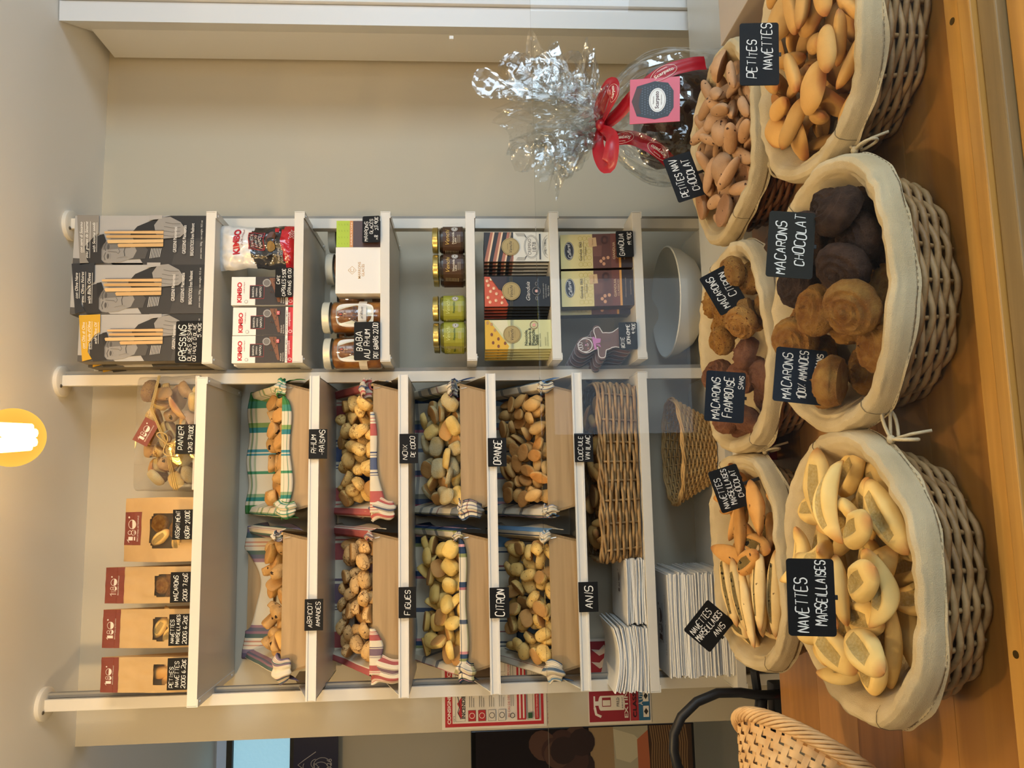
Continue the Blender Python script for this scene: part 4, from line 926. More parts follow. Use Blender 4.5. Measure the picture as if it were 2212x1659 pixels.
# breadstick boxes
GREYC = mat('grey_card', '6d6a66', .35)
def grissini(label, y0, y1, vtop, band, lines, dense=True, first=None):
    o, W_, H_ = carton('breadstick_box', label, 'box', y0, y1, vtop, S1, 1.962, .05, GREYC, 'boxes of breadsticks')
    a = Art(y=0); X = lambda u: -W_/2+W_*u; Z = lambda v: H_*(1-v)
    q = lambda pts: [(X(u), Z(v)) for u, v in pts]
    a.rect(X(0), Z(1), X(1), Z(0), 'a8a5a0')                              # studio backdrop
    a.poly(q([(0, 0), (.14, 0), (.10, .25), (0, .3)]), '4e4b47')
    a.poly(q([(.3, .5), (.62, .42), (.78, .47), (.93, .60), (1, .72), (1, 1), (.3, 1)]), '191817')   # shoulder and sleeve
    a.poly(q([(0, .53), (.2, .48), (.42, .50), (.5, .7), (.55, 1), (0, 1)]), '2a2827')              # jacket
    a.poly(q([(0, .74), (.25, .76), (.45, .82), (.5, 1), (0, 1)]), '373432')
    for k in range(7): a.line(q([(.13+.004*k, .575+.012*k), (.33, .585+.012*k)]), H_*.004, 'dcd8d0')
    a.poly(q([(.1, .40), (.42, .40), (.46, .50), (.3, .56), (.12, .54)]), '484542')               # scarf
    # face
    a.poly(q([(.06, .20), (.44, .19), (.52, .27), (.5, .38), (.42, .45), (.28, .475), (.14, .45), (.05, .36), (.03, .27)]), '8c8882')
    a.poly(q([(.3, .22), (.46, .22), (.49, .32), (.42, .42), (.34, .43)]), '6e6a65')
    for ex in (.17, .36):
        a.ell(X(ex), Z(.262), W_*.055, H_*.009, '4c4946', 14); a.line(q([(ex-.08, .242), (ex, .233), (ex+.08, .244)]), H_*.006, '4f4c49')
        a.line(q([(ex-.06, .276), (ex, .283), (ex+.06, .275)]), H_*.0025, '6f6b67')
    a.line(q([(.27, .26), (.255, .325), (.22, .338), (.27, .35), (.32, .338)]), H_*.004, '625e5a')
    a.line(q([(.17, .388), (.27, .381), (.37, .39)]), H_*.006, '4a4744'); a.line(q([(.13, .33), (.16, .38), (.15, .41)]), H_*.003, '77736e'); a.line(q([(.42, .32), (.41, .38), (.43, .41)]), H_*.003, '6b6762')
    for k in range(3): a.line(q([(.14, .222-.008*k), (.38, .220-.008*k)]), H_*.0018, '7d7974')
    # cap
    a.poly(q([(.0, .13), (.12, .10), (.38, .09), (.56, .15), (.6, .21), (.5, .235), (.3, .212), (.1, .215), (.03, .24)]), '272422')
    a.poly(q([(.32, .2), (.6, .19), (.62, .225), (.48, .245)]), '161514')
    # hand
    a.poly(q([(.52, .66), (.62, .615), (.8, .60), (.95, .64), (.97, .72), (.86, .80), (.68, .85), (.55, .80)]), '8f8b85')
    for k in range(4): a.line(q([(.6+.085*k, .655+.01*k), (.57+.085*k, .74), (.6+.075*k, .80)]), H_*.004, '5b5753')
    a.poly(q([(.9, .56), (1, .56), (1, .66), (.93, .66)]), 'a5a19b')
    # sticks
    for k, (u0, u1, v0) in enumerate([(.36, .43, .34), (.44, .51, .22 if band == 'gold' else .26), (.53, .6, .25), (.62, .68, .235)]):
        a.poly(q([(u0+.01-.02*(k < 2), v0), (u0+.04, v0-.008), (u1-.01, v0), (u1, .675), (u0, .675)]), ('c9a26a', 'd4b07a', 'c29a60', 'd0a870')[k])
        a.line(q([(u1+.008, v0+.02), (u1+.01, .675)]), H_*.003, '4a3a28')
    bc = {'grey': '857f76', 'black': '26272a', 'gold': 'c79a1e'}[band]
    a.poly(q([(.0, .045), (.98, .0), (1, .17), (.62, .175), (.55, .13), (.38, .09), (.2, .085), (.05, .12)]) if band != 'grey' else q([(0, .06), (1, .02), (1, .185), (.63, .19), (.55, .15), (.36, .09), (.1, .11), (.02, .13)]), bc)
    for (t, u, v, w2) in lines:
        a.text(t, X(u), Z(v), 'ece8dd', w=W_*w2, shear=.35, rot=.05); a.line(q([(u-w2/2, v+.026), (u+w2/2, v+.018)]), H_*.0025, 'ece8dd')
    for t, v, w2 in (('GRISSINI Piemontesi', .765, .52), ('GRESSINS Piémontais', .835, .58), ('BREADSTICKS from Piedmont', .895, .66)):
        a.text(t, X(.5), Z(v), 'dedad2', w=W_*w2, h=H_*.026, bold=.01)
    a.text('peso netto: 300g · net weight: 10.5 oz', X(.5), Z(.965), 'cfcbc3', w=W_*.78, h=H_*.018)
    a.build('front_print', o)
    s_ = Art(y=0); m = MB()
    m.add([(-W_/2-.0004, .002, H_*.01), (-W_/2-.0004, .048, H_*.01), (-W_/2-.0004, .048, H_*.99), (-W_/2-.0004, .002, H_*.99)], [(0, 1, 2, 3)]); m.build('side_print', flat({'gold': '6f6550', 'black': '3a3833', 'grey': '4c4a47'}[band], .4), o)
    return o
gS = grissini('tall grey banded breadstick box with sesame lines, beside the right post', 466, 572, 160, 'grey', [('con semi di Sesamo', .55, .06, .62), ('avec graines de Sésame', .5, .105, .74), ('with Sesame seeds', .55, .155, .6)])
gB = grissini('tall black banded breadstick box with olive lines, in the middle', 568, 678, 154, 'black', [('con Olive Nere', .55, .045, .5), ('avec Olives Noires', .52, .09, .6), ('with Black Olives', .5, .14, .6)])
gG = grissini('tall gold banded breadstick box with olive oil lines, nearest the camera on the left', 679, 780, 170, 'gold', [('con Olio di Oliva', .55, .045, .56), ("avec huile d'Olive", .55, .09, .6), ('with Olive Oil', .6, .14, .46)])
for k in range(3):
    c = dup(gG, ('gold banded breadstick box standing directly behind the front gold one', 'gold banded breadstick box third from the front in its row', 'gold banded breadstick box last in its row against the wall')[k], loc=gG.location+Vector((-.006*(k+1), .056*(k+1), 0)), group='boxes of breadsticks')
sg = P(402, 739, 1.955)
sign('black card lettered GRESSINS leaning on the gold breadstick box', .108, .066, [('GRÉSSiNS', -.02, .24, .86, .28), ('OLiVES SÉSAME', .0, -.03, .9, .15), ("OU HUiLE D'OLiVE", -.02, -.22, .88, .13), ('5,90€', .28, -.40, .34, .14)], (sg.x, 1.953, S1+.034), 0, -.04)

# coffee
KW = mat('white_carton', 'e8e4dc', .35)
def kimbo(label, y0, y1, vtop, Y=1.966):
    o, W_, H_ = carton('coffee_capsule_box', label, 'box', y0, y1, vtop, S2, Y, .05, KW, 'coffee capsule boxes'); a = Art(); X = lambda u: -W_/2+W_*u; Z = lambda v: H_*(1-v)
    a.rect(X(0), 0, X(1), H_*.62, '2b2320'); a.rect(X(0), 0, X(1), H_*.14, 'c2202c'); a.text('KIMBO', X(.45), Z(.13), 'c01828', w=W_*.72, h=H_*.075, bold=.045)
    a.text('il Caffè di Napoli', X(.62), Z(.205), '8a3038', w=W_*.4, shear=.3); a.rect(X(.22), Z(.52), X(.70), Z(.29), 'a02a2c'); a.rect(X(.235), Z(.515), X(.685), Z(.295), '161414')
    a.text('BARISTA', X(.46), Z(.345), 'e6e2da', w=W_*.36); a.text('ESPRESSO', X(.46), Z(.40), 'e6e2da', w=W_*.3); a.text('NAPOLI', X(.46), Z(.46), 'e6e2da', w=W_*.36)
    a.ell(X(.78), Z(.56), W_*.15, W_*.15, '6e6a66', 20); a.ring(X(.78), Z(.56), W_*.12, W_*.12, W_*.015, 'bdb9b2', 20); a.ell(X(.12), Z(.24), W_*.06, W_*.06, '9a9690', 16); a.ell(X(.12), Z(.24), W_*.045, W_*.045, 'e8e4dc', 16)
    a.poly([(X(.1), Z(.74)), (X(.5), Z(.68)), (X(.95), Z(.60)), (X(.95), Z(.72)), (X(.4), Z(.76)), (X(.1), Z(.78))], '7a4a2c')
    rr = random.Random(3)
    for k in range(16): a.ell(X(.3+.6*rr.random()), Z(.62+.12*rr.random()), W_*.03, W_*.02, '4c2c1c', 8)
    a.text('PREMIUM', X(.2), Z(.80), 'd8cfc0', w=W_*.28); a.text('SELECTION', X(.2), Z(.835), 'd8cfc0', w=W_*.32); a.rect(X(.72), Z(.77), X(.86), Z(.72), 'c2202c'); a.text('10', X(.79), Z(.745), 'f0ece4', w=W_*.09)
    a.rect(X(.0), Z(.905), X(1), Z(.865), 'efe9df'); a.text('CAPSULE IN ALLUMINIO', X(.46), Z(.885), '2a2422', w=W_*.84, h=H_*.02, bold=.02); a.text('compatibili', X(.55), Z(.93), 'f0e0dc', w=W_*.5); a.ring(X(.12), Z(.945), W_*.045, W_*.06, W_*.015, 'f0e0dc', 16)
    a.build('front_print', o); return o
kimbo('white, black and red capsule box nearest the middle post', 725, 784, 501); kimbo('white, black and red capsule box second from the middle post', 664, 724, 503)
kimbo('capsule box half hidden by the CAFE card', 598, 659, 500); kimbo('capsule box standing behind the one nearest the post', 731, 790, 506, 2.03)
# coffee bag
cx, w_, h_ = geom(479, 576, 463, S2, 1.97)
def bagpt(u, v, fr):
    x = (u-.5)*w_; z = h_*v; pin = min(1, (1-v)/.16) if v > .84 else 1; th = .032*math.sin(PI*min(1, max(0, u)))**.45*(.35+.65*min(1, v/.06))*(.12+.88*pin)
    x *= 1-.06*math.sin(PI*v)+.03*math.sin(9*v); y = -th if fr else th
    return Vector((x+.004*noise.noise((v*7, 2, u)), y+.006*noise.noise((u*6, v*8, fr*5))+.003*noise.noise((u*15, v*19, 3+fr)), z+.004*noise.noise((u*4, v*3, 8))))
FOIL = mat('foil_white', 'dcdad6', .22, .0, .6, coat=.6); FOILB = mat('foil_black', '24201e', .2, coat=.7); FOILR = mat('foil_red', 'b3141f', .2, coat=.6)
m = MB(); nu, nv = 26, 44
for fr in (1, 0):
    o0 = len(m.f); m.grid(lambda u, v: bagpt(u if fr else 1-u, v, fr), nu, nv)
    for k in range(o0, len(m.f)):
        v = ((k-o0)//nu+.5)/nv; u = ((k-o0) % nu+.5)/nu
        m.mi[k] = 2 if v < .13+.05*math.sin(u*2.5) else 1 if v < .50-.12*(1-u)*(.0 if fr else 1)+.06*math.sin(u*3) else 0
bg_ = m.build('coffee_bag', [FOIL, FOILB, FOILR], smooth=True); bg_.location = (cx, 2.006, S2+.002); tag(bg_, 'shiny white, black and red coffee bag beside the right post', 'bag')
a = Art(y=-.036, wrap=lambda x, z, e: tuple(bagpt(x/w_+.5, z/h_, 1)+Vector((0, -.0012-e, 0)))); X = lambda u: -w_/2+w_*u; Z = lambda v: h_*(1-v)
a.text('KIMBO', X(.58), Z(.27), 'b81824', w=w_*.60, h=h_*.085, bold=.045); a.text('il Caffè di Napoli', X(.68), Z(.345), '8a3038', w=w_*.42, shear=.3)
a.rect(X(.38), Z(.62), X(.80), Z(.42), '9a2426'); a.rect(X(.395), Z(.61), X(.785), Z(.43), '121010'); a.text('BARISTA', X(.59), Z(.47), 'dcd8d0', w=w_*.32); a.text('ESPRESSO', X(.59), Z(.52), 'dcd8d0', w=w_*.28); a.text('NAPOLI', X(.59), Z(.57), 'dcd8d0', w=w_*.32)
a.ell(X(.45), Z(.70), w_*.12, h_*.05, '8a6a30', 16); a.ell(X(.66), Z(.70), w_*.16, h_*.06, '5c3420', 16); a.text('PREMIUM', X(.28), Z(.79), 'cfc4b0', w=w_*.26); a.text('SELECTION', X(.28), Z(.825), 'cfc4b0', w=w_*.3); a.rect(X(.8), Z(.79), X(.9), Z(.74), 'b3141f'); a.text('500g', X(.75), Z(.955), 'e8c8c4', w=w_*.2)
a.build('front_print', bg_)
c0 = P(609, 610, 1.95); sign('black card lettered CAFE CAPSULES 5,50 GRAINS 15,00 on the coffee shelf', .078, .046, [('CAFE', .1, .32, .3, .17), ('CAPSULES 5,50€', .0, .02, .92, .2), ('GRAiNS 15,00', .02, -.3, .88, .19)], (c0.x, 1.951, S2+.0235), 0, -.06)

# jars
GLJ = clear('jar_glass', 'f4f7f2', .9, .03, .01)
def jar(name, label, y, dia_px, vtop, z, Y, fillm, lidm, group, lid=.22, label_fn=None, yaw=0, neck=.9):
    cx, w_, h_ = geom(y-dia_px/2, y+dia_px/2, vtop, z, Y); R_ = w_/2; lh = h_*lid
    r = thing(name, label, 'jar', (cx, Y+R_, z), (0, 0, yaw), group)
    m = MB(); m.lathe([(0, .002), (R_*.9, .002), (R_*.955, .008), (R_*.955, h_-lh-.009), (R_*neck*.9, h_-lh-.004), (0, h_-lh-.004)], 40); m.build('contents', fillm, r, auto=True)
    m = MB(); m.lathe([(0, 0), (R_*.93, 0), (R_, .006), (R_, h_-lh-.012), (R_*neck, h_-lh-.002), (R_*neck, h_-lh+.003)], 40); m.build('glass_body', GLJ, r, smooth=True)
    m = MB(); m.lathe([(R_*.97, h_-lh), (R_*.99, h_-lh+.0015), (R_*.97, h_-lh+.003), (R_*.965, h_-.003), (R_*.93, h_-.0005), (R_*.86, h_), (0, h_-.0008)], 48); m.build('lid', lidm, r, auto=True)
    if label_fn:
        a = Art(wrap=lambda x, z_, e: ((R_+.0006+e)*math.sin(x/R_), -(R_+.0006+e)*math.cos(x/R_), z_), eps=.0003); label_fn(a, R_, h_-lh); a.build('label', r)
    return r
LIDW = mat('pale_lid', 'cfd0c2', .3, .2); LIDG = mat('gold_lid', 'b9a866', .25, .85)
BABA = mat('baba_syrup', '7a4418', .3, mix='a86a2c', mscale=45, coat=.4); CHOC = mat('hazelnut_cream', '2c1a12', .35); PIST = mat('pistachio_cream', '6e6c22', .35)
def lab_baba(a, R_, h):
    q = []
    for i in range(40):
        t = 2*PI*i/40; c, s_ = math.cos(t), math.sin(t); k = (abs(c)**4+abs(s_)**4)**(-.25); q.append((R_*.78*c*k, h*.50+h*.36*s_*k))
    a.rect(-R_*2.2, h*.28, R_*2.2, h*.44, 'd9d5cb'); a.poly(q, 'e9e6df'); a.poly([(-R_*.12, h*.74), (R_*.12, h*.74), (R_*.06, h*.80), (0, h*.83), (-R_*.06, h*.80)], '4a2620'); a.ell(0, h*.77, R_*.05, h*.03, 'b0523a', 10)
    a.text('PIRRONE', 0, h*.695, '5a3a34', w=R_*.5); a.text('Baba', R_*.0, h*.52, '4e4a52', w=R_*1.0, shear=.5); a.text('al Rhum', R_*.1, h*.37, '4e4a52', w=R_*.75, shear=.5); a.line([(-R_*.3, h*.26), (R_*.4, h*.27)], h*.006, '8a868c')
def lab_spread(c1, c2, t2):
    def fn(a, R_, h):
        a.rect(-R_*2.3, h*.10, R_*2.3, h*.82, c1); a.rect(-R_*2.3, h*.10, R_*2.3, h*.17, c2); a.text('Venchi', 0, h*.66, 'd9b45c' if t2 == 0 else 'cfd68a', w=R_*1.15, shear=.3)
        a.text('Nocciola' if t2 == 0 else 'Pistacchio', -R_*.1, h*.45, 'e6ddc8' if t2 == 0 else '2f5a34', w=R_*.85, bold=.015); 
        if t2 == 0: a.text('Latte', -R_*.3, h*.37, 'e6ddc8', w=R_*.4, bold=.015)
        a.ell(R_*.62, h*.40, R_*.24, R_*.24, 'd9d5cc', 20); a.ring(R_*.62, h*.40, R_*.19, R_*.19, R_*.03, '5a544c', 18); a.ell(R_*.62, h*.40, R_*.08, R_*.06, '7a6a58', 12)
        for k in range(3): a.line([(-R_*.45, h*(.29-.04*k)), (R_*.1, h*(.29-.04*k))], h*.008, 'cfc4a8')
        for sx in (-1, 1):
            for k in range(9): a.line([(sx*R_*1.0, h*(.72-.055*k)), (sx*R_*1.35, h*(.72-.055*k))], h*.014, 'b9ae90')
    return fn
G = 'jars of babas in rum'
jar('baba_jar', 'tall jar of babas with a pale lid, nearest the middle post', 758, 70, 696, S3, 1.965, BABA, LIDW, G, .13, lab_baba, .1)
jar('baba_jar', 'tall jar of babas with a full white label, beside the white chestnut box', 679, 70, 693, S3, 1.965, BABA, LIDW, G, .13, lab_baba)
jar('baba_jar', 'baba jar behind the white chestnut box, most of its pale lid showing', 573, 68, 701, S3, 2.04, BABA, LIDW, G, .13, lab_baba, 1.2)
jar('baba_jar', 'baba jar behind the green and brown box, by the right post', 508, 60, 707, S3, 2.09, BABA, LIDW, G, .13, lab_baba, 1.5)
jar('baba_jar', 'baba jar in the back row between the labelled jar and the white box', 640, 66, 712, S3, 2.09, BABA, LIDW, G, .13, lab_baba, .8)
jar('baba_jar', 'baba jar in the back row behind the two labelled ones', 722, 64, 712, S3, 2.09, BABA, LIDW, G, .13, lab_baba, .4)
G = 'small spread jars'
LB, LP_ = lab_spread('4a3222', '35241a', 0), lab_spread('9a9c3a', '80842a', 1)
jar('spread_jar', 'gold lidded hazelnut spread jar nearest the right post', 511, 57, 933, S4, 1.962, CHOC, LIDG, G, .17, LB)
jar('spread_jar', 'gold lidded hazelnut spread jar left of the one by the right post', 570, 57, 934, S4, 1.962, CHOC, LIDG, G, .17, LB)
jar('spread_jar', 'hazelnut spread jar peeking out behind the brown pair', 586, 54, 936, S4, 2.035, CHOC, LIDG, G, .17, LB, .7)
jar('spread_jar', 'gold lidded green pistachio spread jar beside the brown jars', 661, 56, 934, S4, 1.962, PIST, LIDG, G, .17, LP_)
jar('spread_jar', 'gold lidded green pistachio spread jar nearest the middle post', 719, 56, 935, S4, 1.962, PIST, LIDG, G, .17, LP_)
jar('spread_jar', 'pistachio spread jar peeking out behind the green pair', 732, 54, 937, S4, 2.035, PIST, LIDG, G, .17, LP_, -.6)
# chestnut boxes
o, W_, H_ = carton('chestnut_box', 'square white box printed MARRONS GLACES in gold', 'box', 534, 634, 725, S3, 1.958, .06, KW); a = Art()
a.line([(0, H_*.72), (W_*.085, H_*.63), (0, H_*.54), (-W_*.085, H_*.63), (0, H_*.72)], W_*.012, 'c0a070'); a.ring(0, H_*.63, W_*.035, W_*.035, W_*.012, 'c0a070', 16, .6, 5.6)
a.text('MARRONS', 0, H_*.47, 'bd9458', w=W_*.36, bold=.01); a.text('GLACÉS', 0, H_*.395, 'bd9458', w=W_*.26, bold=.01); a.build('front_print', o)
o, W_, H_ = carton('chestnut_box', 'lime green and brown chestnut box against the right post', 'box', 477, 534, 727, S3, 1.960, .06, flat('4a3430', .4)); a = Art()
a.rect(-W_/2, H_*.70, W_/2, H_, 'a9c22e'); a.rect(-W_/2, H_*.625, W_/2, H_*.70, 'c88a50'); a.text('SABATON', 0, H_*.66, 'efe4cc', w=W_*.85, h=H_*.03)
for i in range(4):
    for j in range(4): a.line([(-W_*.4+W_*.24*i, H_*(.74+.065*j)), (-W_*.34+W_*.24*i, H_*(.755+.065*j))], W_*.012, '8aa022')
a.build('front_print', o)
c0 = P(799, 496, 1.95); sign('black card lettered MARRONS GLACES 23,90 leaning on the brown box', .073, .046, [('MARRONS', -.08, .28, .74, .22), ('GLACÉS', .1, -.02, .56, .18), ('x8   23,90€', .02, -.3, .86, .2)], (c0.x, 1.947, S3+.0235), 0, -.12, yaw=.06)
c0 = P(791, 737, 1.95); sign('black card lettered BABA AU RHUM 22,00 in front of the baba jars', .100, .066, [('BABA', .0, .30, .52, .26), ('AU RHUM', -.08, -.0, .76, .24), ('POT 6BABAS 22,00', .0, -.34, .92, .2)], (c0.x, 1.947, S3+.0333), 0, -.08)

# chocolate bar boxes
def bar(label, y0, y1, vtop, kind, Y=1.964):
    body = {'cremino': '1d1a1a', 'gianduia': '16181c', 'bianco': 'a8a468'}[kind]
    o, W_, H_ = carton('chocolate_bar', label, 'chocolate bar', y0, y1, vtop, S5, Y, .016, flat(body, .35), 'chocolate bars stacked upright'); a = Art(); X = lambda u: -W_/2+W_*u; Z = lambda v: H_*(1-v)
    if kind == 'cremino':
        a.rect(X(0), Z(.45), X(1), Z(0), '1a1412')
        for k in range(4): a.poly([(X(0), Z(.0+.13*k)), (X(1), Z(.10+.13*k)), (X(1), Z(.15+.13*k)), (X(0), Z(.06+.13*k))], 'a3644a'); a.poly([(X(0), Z(.05+.13*k)), (X(1), Z(.14+.13*k)), (X(1), Z(.165+.13*k)), (X(0), Z(.075+.13*k))], 'e2c09a')
        a.rect(X(0), Z(1), X(1), Z(.45), 'd5d2c4'); a.text('CREMINO', X(.5), Z(.70), '23262a', w=W_*.55, h=H_*.05); a.text('1878', X(.5), Z(.77), '23262a', w=W_*.32)
        a.ring(X(.5), Z(.73), W_*.36, H_*.10, W_*.012, '3a3c3e', 24); a.ring(X(.5), Z(.73), W_*.40, H_*.115, W_*.008, '3a3c3e', 24)
        for k in range(4): a.line([(X(.04+.03*k), Z(.48+.01*k)), (X(.04+.03*k), Z(.62)), (X(.2), Z(.66))], W_*.008, '3a3c3e'); a.line([(X(.96-.03*k), Z(.48+.01*k)), (X(.96-.03*k), Z(.62)), (X(.8), Z(.66))], W_*.008, '3a3c3e')
        a.line([(X(.06), Z(.86)), (X(.94), Z(.86))], W_*.05, '3a3c3e'); a.text('110g e 3.88oz', X(.5), Z(.945), '3a3c3e', w=W_*.5)
        for k in (0, 1): a.ring(X(.5), Z(1), W_*(.3+.1*k), H_*(.08+.02*k), W_*.008, '3a3c3e', 16, .2, PI-.2)
    elif kind == 'gianduia':
        a.rect(X(0), Z(1), X(1), Z(0), '17191d'); a.poly([(X(0), Z(.34)), (X(0), Z(0)), (X(1), Z(0)), (X(.98), Z(.1)), (X(.5), Z(.26)), (X(.05), Z(.36))], 'c4502c')
        for k, (u, v) in enumerate([(.15, .08), (.3, .05), (.5, .09), (.7, .06), (.85, .04), (.2, .17), (.42, .18), (.6, .14), (.12, .26), (.3, .27), (.9, .1)]): a.ell(X(u), Z(v), W_*.055, W_*.05, 'dda679', 12); a.ell(X(u)-W_*.01, Z(v)+W_*.01, W_*.03, W_*.02, 'f0cfae', 10)
        a.poly([(X(.55), Z(.22)), (X(.98), Z(.08)), (X(1), Z(.34)), (X(.62), Z(.34))], '2c2024'); a.text('Gianduia', X(.5), Z(.66), 'd9d5cc', w=W_*.62, shear=.35); a.ring(X(.5), Z(.79), W_*.13, W_*.13, W_*.02, '6e6a66', 20); a.ell(X(.5), Z(.79), W_*.05, W_*.05, 'd9a9a0', 14)
        for sx in (-1, 1): a.ring(X(.5)+sx*W_*.24, Z(.79), W_*.06, W_*.03, W_*.01, 'a8a49e', 14)
        a.text('DARK GIANDUJA WITH', X(.5), Z(.90), 'b9b5ac', w=W_*.5); a.text('WHOLE HAZELNUTS', X(.5), Z(.935), 'b9b5ac', w=W_*.45); a.text('95g e 3.35oz', X(.5), Z(.975), 'b9b5ac', w=W_*.35)
    else:
        a.rect(X(0), Z(1), X(1), Z(0), 'c9ca96'); a.poly([(X(0), Z(.34)), (X(0), Z(0)), (X(1), Z(0)), (X(1), Z(.06)), (X(.1), Z(.36))], 'd9ab2c'); a.poly([(X(.35), Z(.32)), (X(.98), Z(.1)), (X(1), Z(.34)), (X(.4), Z(.36))], 'd9d3ae')
        for u, v in [(.1, .2), (.22, .12), (.35, .2), (.2, .3), (.5, .1), (.65, .15), (.85, .1), (.9, .04)]: a.ell(X(u), Z(v), W_*.06, W_*.045, '7a4420' if u < .6 else 'b98a50', 12)
        for k, t in enumerate(('Nocciole,', 'Mandorle &', 'Pistacchi', 'Salati')): a.text(t, X(.12)+W_*len(t)*.03, Z(.62+.052*k), '35402a', w=W_*len(t)*.06, bold=.02)
        a.text('BIANCO · WHITE', X(.3), Z(.83), '35402a', w=W_*.45); a.text('ALMONDS', X(.25), Z(.91), '7a8060', w=W_*.3); a.text('AND PISTACHIOS', X(.33), Z(.945), '7a8060', w=W_*.48); a.ring(X(.82), Z(.74), W_*.13, W_*.13, W_*.02, '7a5a4a', 20); a.ell(X(.82), Z(.74), W_*.06, W_*.06, 'd9a090', 14)
    for sx in (.12, .88):
        for k in (-1, 0, 1): a.line([(X(0), Z(.405+.016*k)), (X(1), Z(.405+.016*k))], H_*.005, '5a5238' if kind != 'bianco' else '5c6470')
    a.ell(X(.5), Z(.405), W_*.30, W_*.30, 'a8935a', 30); a.ring(X(.5), Z(.405), W_*.27, W_*.27, W_*.012, '6a5a30', 30); a.text('Venchi', X(.5), Z(.405), '2c2618', w=W_*.40, shear=.35); a.text('ITALIA 1878', X(.5), Z(.36), '4a4228', w=W_*.2); a.text('MASTRI CIOCCOLATIERI', X(.5), Z(.45), '4a4228', w=W_*.26)
    a.build('front_print', o); return o
for kd, y0, y1, vt, t in (('cremino', 502, 565, 1046, 'striped cremino bar'), ('gianduia', 597, 662, 1047, 'black gianduia bar with orange top'), ('bianco', 691, 754, 1048, 'pale green white chocolate bar')):
    b = bar('front %s in its upright row' % t, y0, y1, vt, kd)
    for k in range(1, 5): dup(b, '%s, %s behind the front one' % (t, ('first', 'second', 'third', 'last')[k-1]), loc=b.location+Vector((-.004*k, .0195*k, 0)))

# gold praline boxes
def praline(label, y0, y1, vtop, Y=1.966, yaw=-.0):
    o, W_, H_ = carton('praline_box', label, 'box', y0, y1, vtop, S6, Y, .045, flat('3a241e', .35), 'gold and brown praline boxes', tilt=-.07); a = Art(); X = lambda u: -W_/2+W_*u; Z = lambda v: H_*(1-v)
    GOLD = mat('gold_card', 'cdb878', .35, .3)
    a.rect(X(0), Z(.45), X(1), Z(0), GOLD)
    a.hold = True
    for i in range(5):
        for j in range(3): a.ring(X(.12+.19*i), Z(.28+.06*j), W_*.06, W_*.06, W_*.012, 'b5a04a', 12)
    a.hold = False; a.lay += 1; a.ell(X(.52), Z(.12), W_*.27, H_*.07, '1c1a22'); a.ring(X(.52), Z(.12), W_*.25, H_*.062, W_*.01, 'd8d4cc', 30); a.text('Caffarel', X(.52), Z(.118), 'eeeae2', w=W_*.42, shear=.3, rot=.12)
    a.text('Gianduia 1865', X(.5), Z(.28), '2c2418', w=W_*.56, bold=.01); a.line([(X(.2), Z(.325)), (X(.8), Z(.325))], H_*.004, '4a3c20'); a.text('torinese', X(.5), Z(.35), '4a3c20', w=W_*.25)
    a.rect(X(0), Z(.70), X(1), Z(.45), '5a3222'); a.poly([(X(.35), Z(.46)), (X(.68), Z(.45)), (X(.66), Z(.58)), (X(.34), Z(.57))], '6d4434'); a.poly([(X(.62), Z(.40)), (X(.88), Z(.39)), (X(.9), Z(.50)), (X(.64), Z(.51))], 'c8a878'); a.text('Gianduia', X(.76), Z(.45), '6a4426', w=W_*.18)
    for u, v in ((.28, .60), (.2, .56), (.3, .66), (.12, .6)): a.ell(X(u), Z(v), W_*.05, W_*.045, 'c9946c', 12)
    for k in range(3): a.ring(X(.82), Z(.62), W_*(.12-.02*k), H_*(.05-.01*k), W_*.01, '3c1f16', 18)
    a.rect(X(0), Z(.81), X(1), Z(.70), '6b3a2a'); a.text('GIANDUIA', X(.5), Z(.745), 'd9b98a', w=W_*.5, h=H_*.035); a.text('CLASSICO', X(.5), Z(.79), 'd9b98a', w=W_*.45, h=H_*.025); a.rect(X(0), Z(.84), X(1), Z(.81), 'cf9648')
    a.rect(X(0), Z(1), X(1), Z(.84), '2c1b18'); a.text('CREAMY HAZELNUT CHOCOLATES', X(.5), Z(.89), 'b5987c', w=W_*.55); a.text('Net Weight 7.05 oz - 200 g', X(.5), Z(.96), 'b5987c', w=W_*.4); a.build('front_print', o); return o
praline('gold and brown praline box behind the GIANDUIA card', 504, 578, 1212)
pb = praline('gold and brown praline box beside the gingerbread tins', 583, 660, 1214)
dup(pb, 'praline box peeking out behind the one beside the gingerbread tins', loc=pb.location+Vector((-.012, .05, 0)))
c0 = P(1343, 528, 1.95); sign('black card lettered GIANDUIA 19,90 in front of the praline box', .072, .046, [('GiANDUiA', -.02, .2, .84, .3), ('19,90€', .2, -.26, .5, .24)], (c0.x, 1.947, S6+.0235), 0, -.08)
# gingerbread tins
def ginger_outline(sc, n=110):
    caps = [((0, .02), (0, .02), .30), ((0, .02), (0, .62), .10), ((0, .62), (0, .62), .27), ((-.0, .16), (-.42, .20), .125), ((0, .16), (.42, .20), .125), ((0, -.1), (-.27, -.62), .15), ((0, -.1), (.27, -.62), .15), ((0, -.1), (0, -.3), .26)]
    def ins(x, y):
        for (ax, ay), (bx, by), r_ in caps:
            dx, dy = bx-ax, by-ay; L2 = dx*dx+dy*dy; t = 0 if L2 == 0 else max(0, min(1, ((x-ax)*dx+(y-ay)*dy)/L2))
            if math.hypot(x-ax-t*dx, y-ay-t*dy) < r_: return True
        return False
    out = []
    for i in range(n):
        a_ = 2*PI*i/n; t = 1.1
        while t > .05 and not ins(t*math.cos(a_), t*math.sin(a_)): t -= .01
        out.append((t*math.cos(a_)*sc, t*math.sin(a_)*sc))
    return out
TIN = mat('tin_brown', '5c3a28', .55); TINS = mat('tin_side', '2f2422', .3, .4)
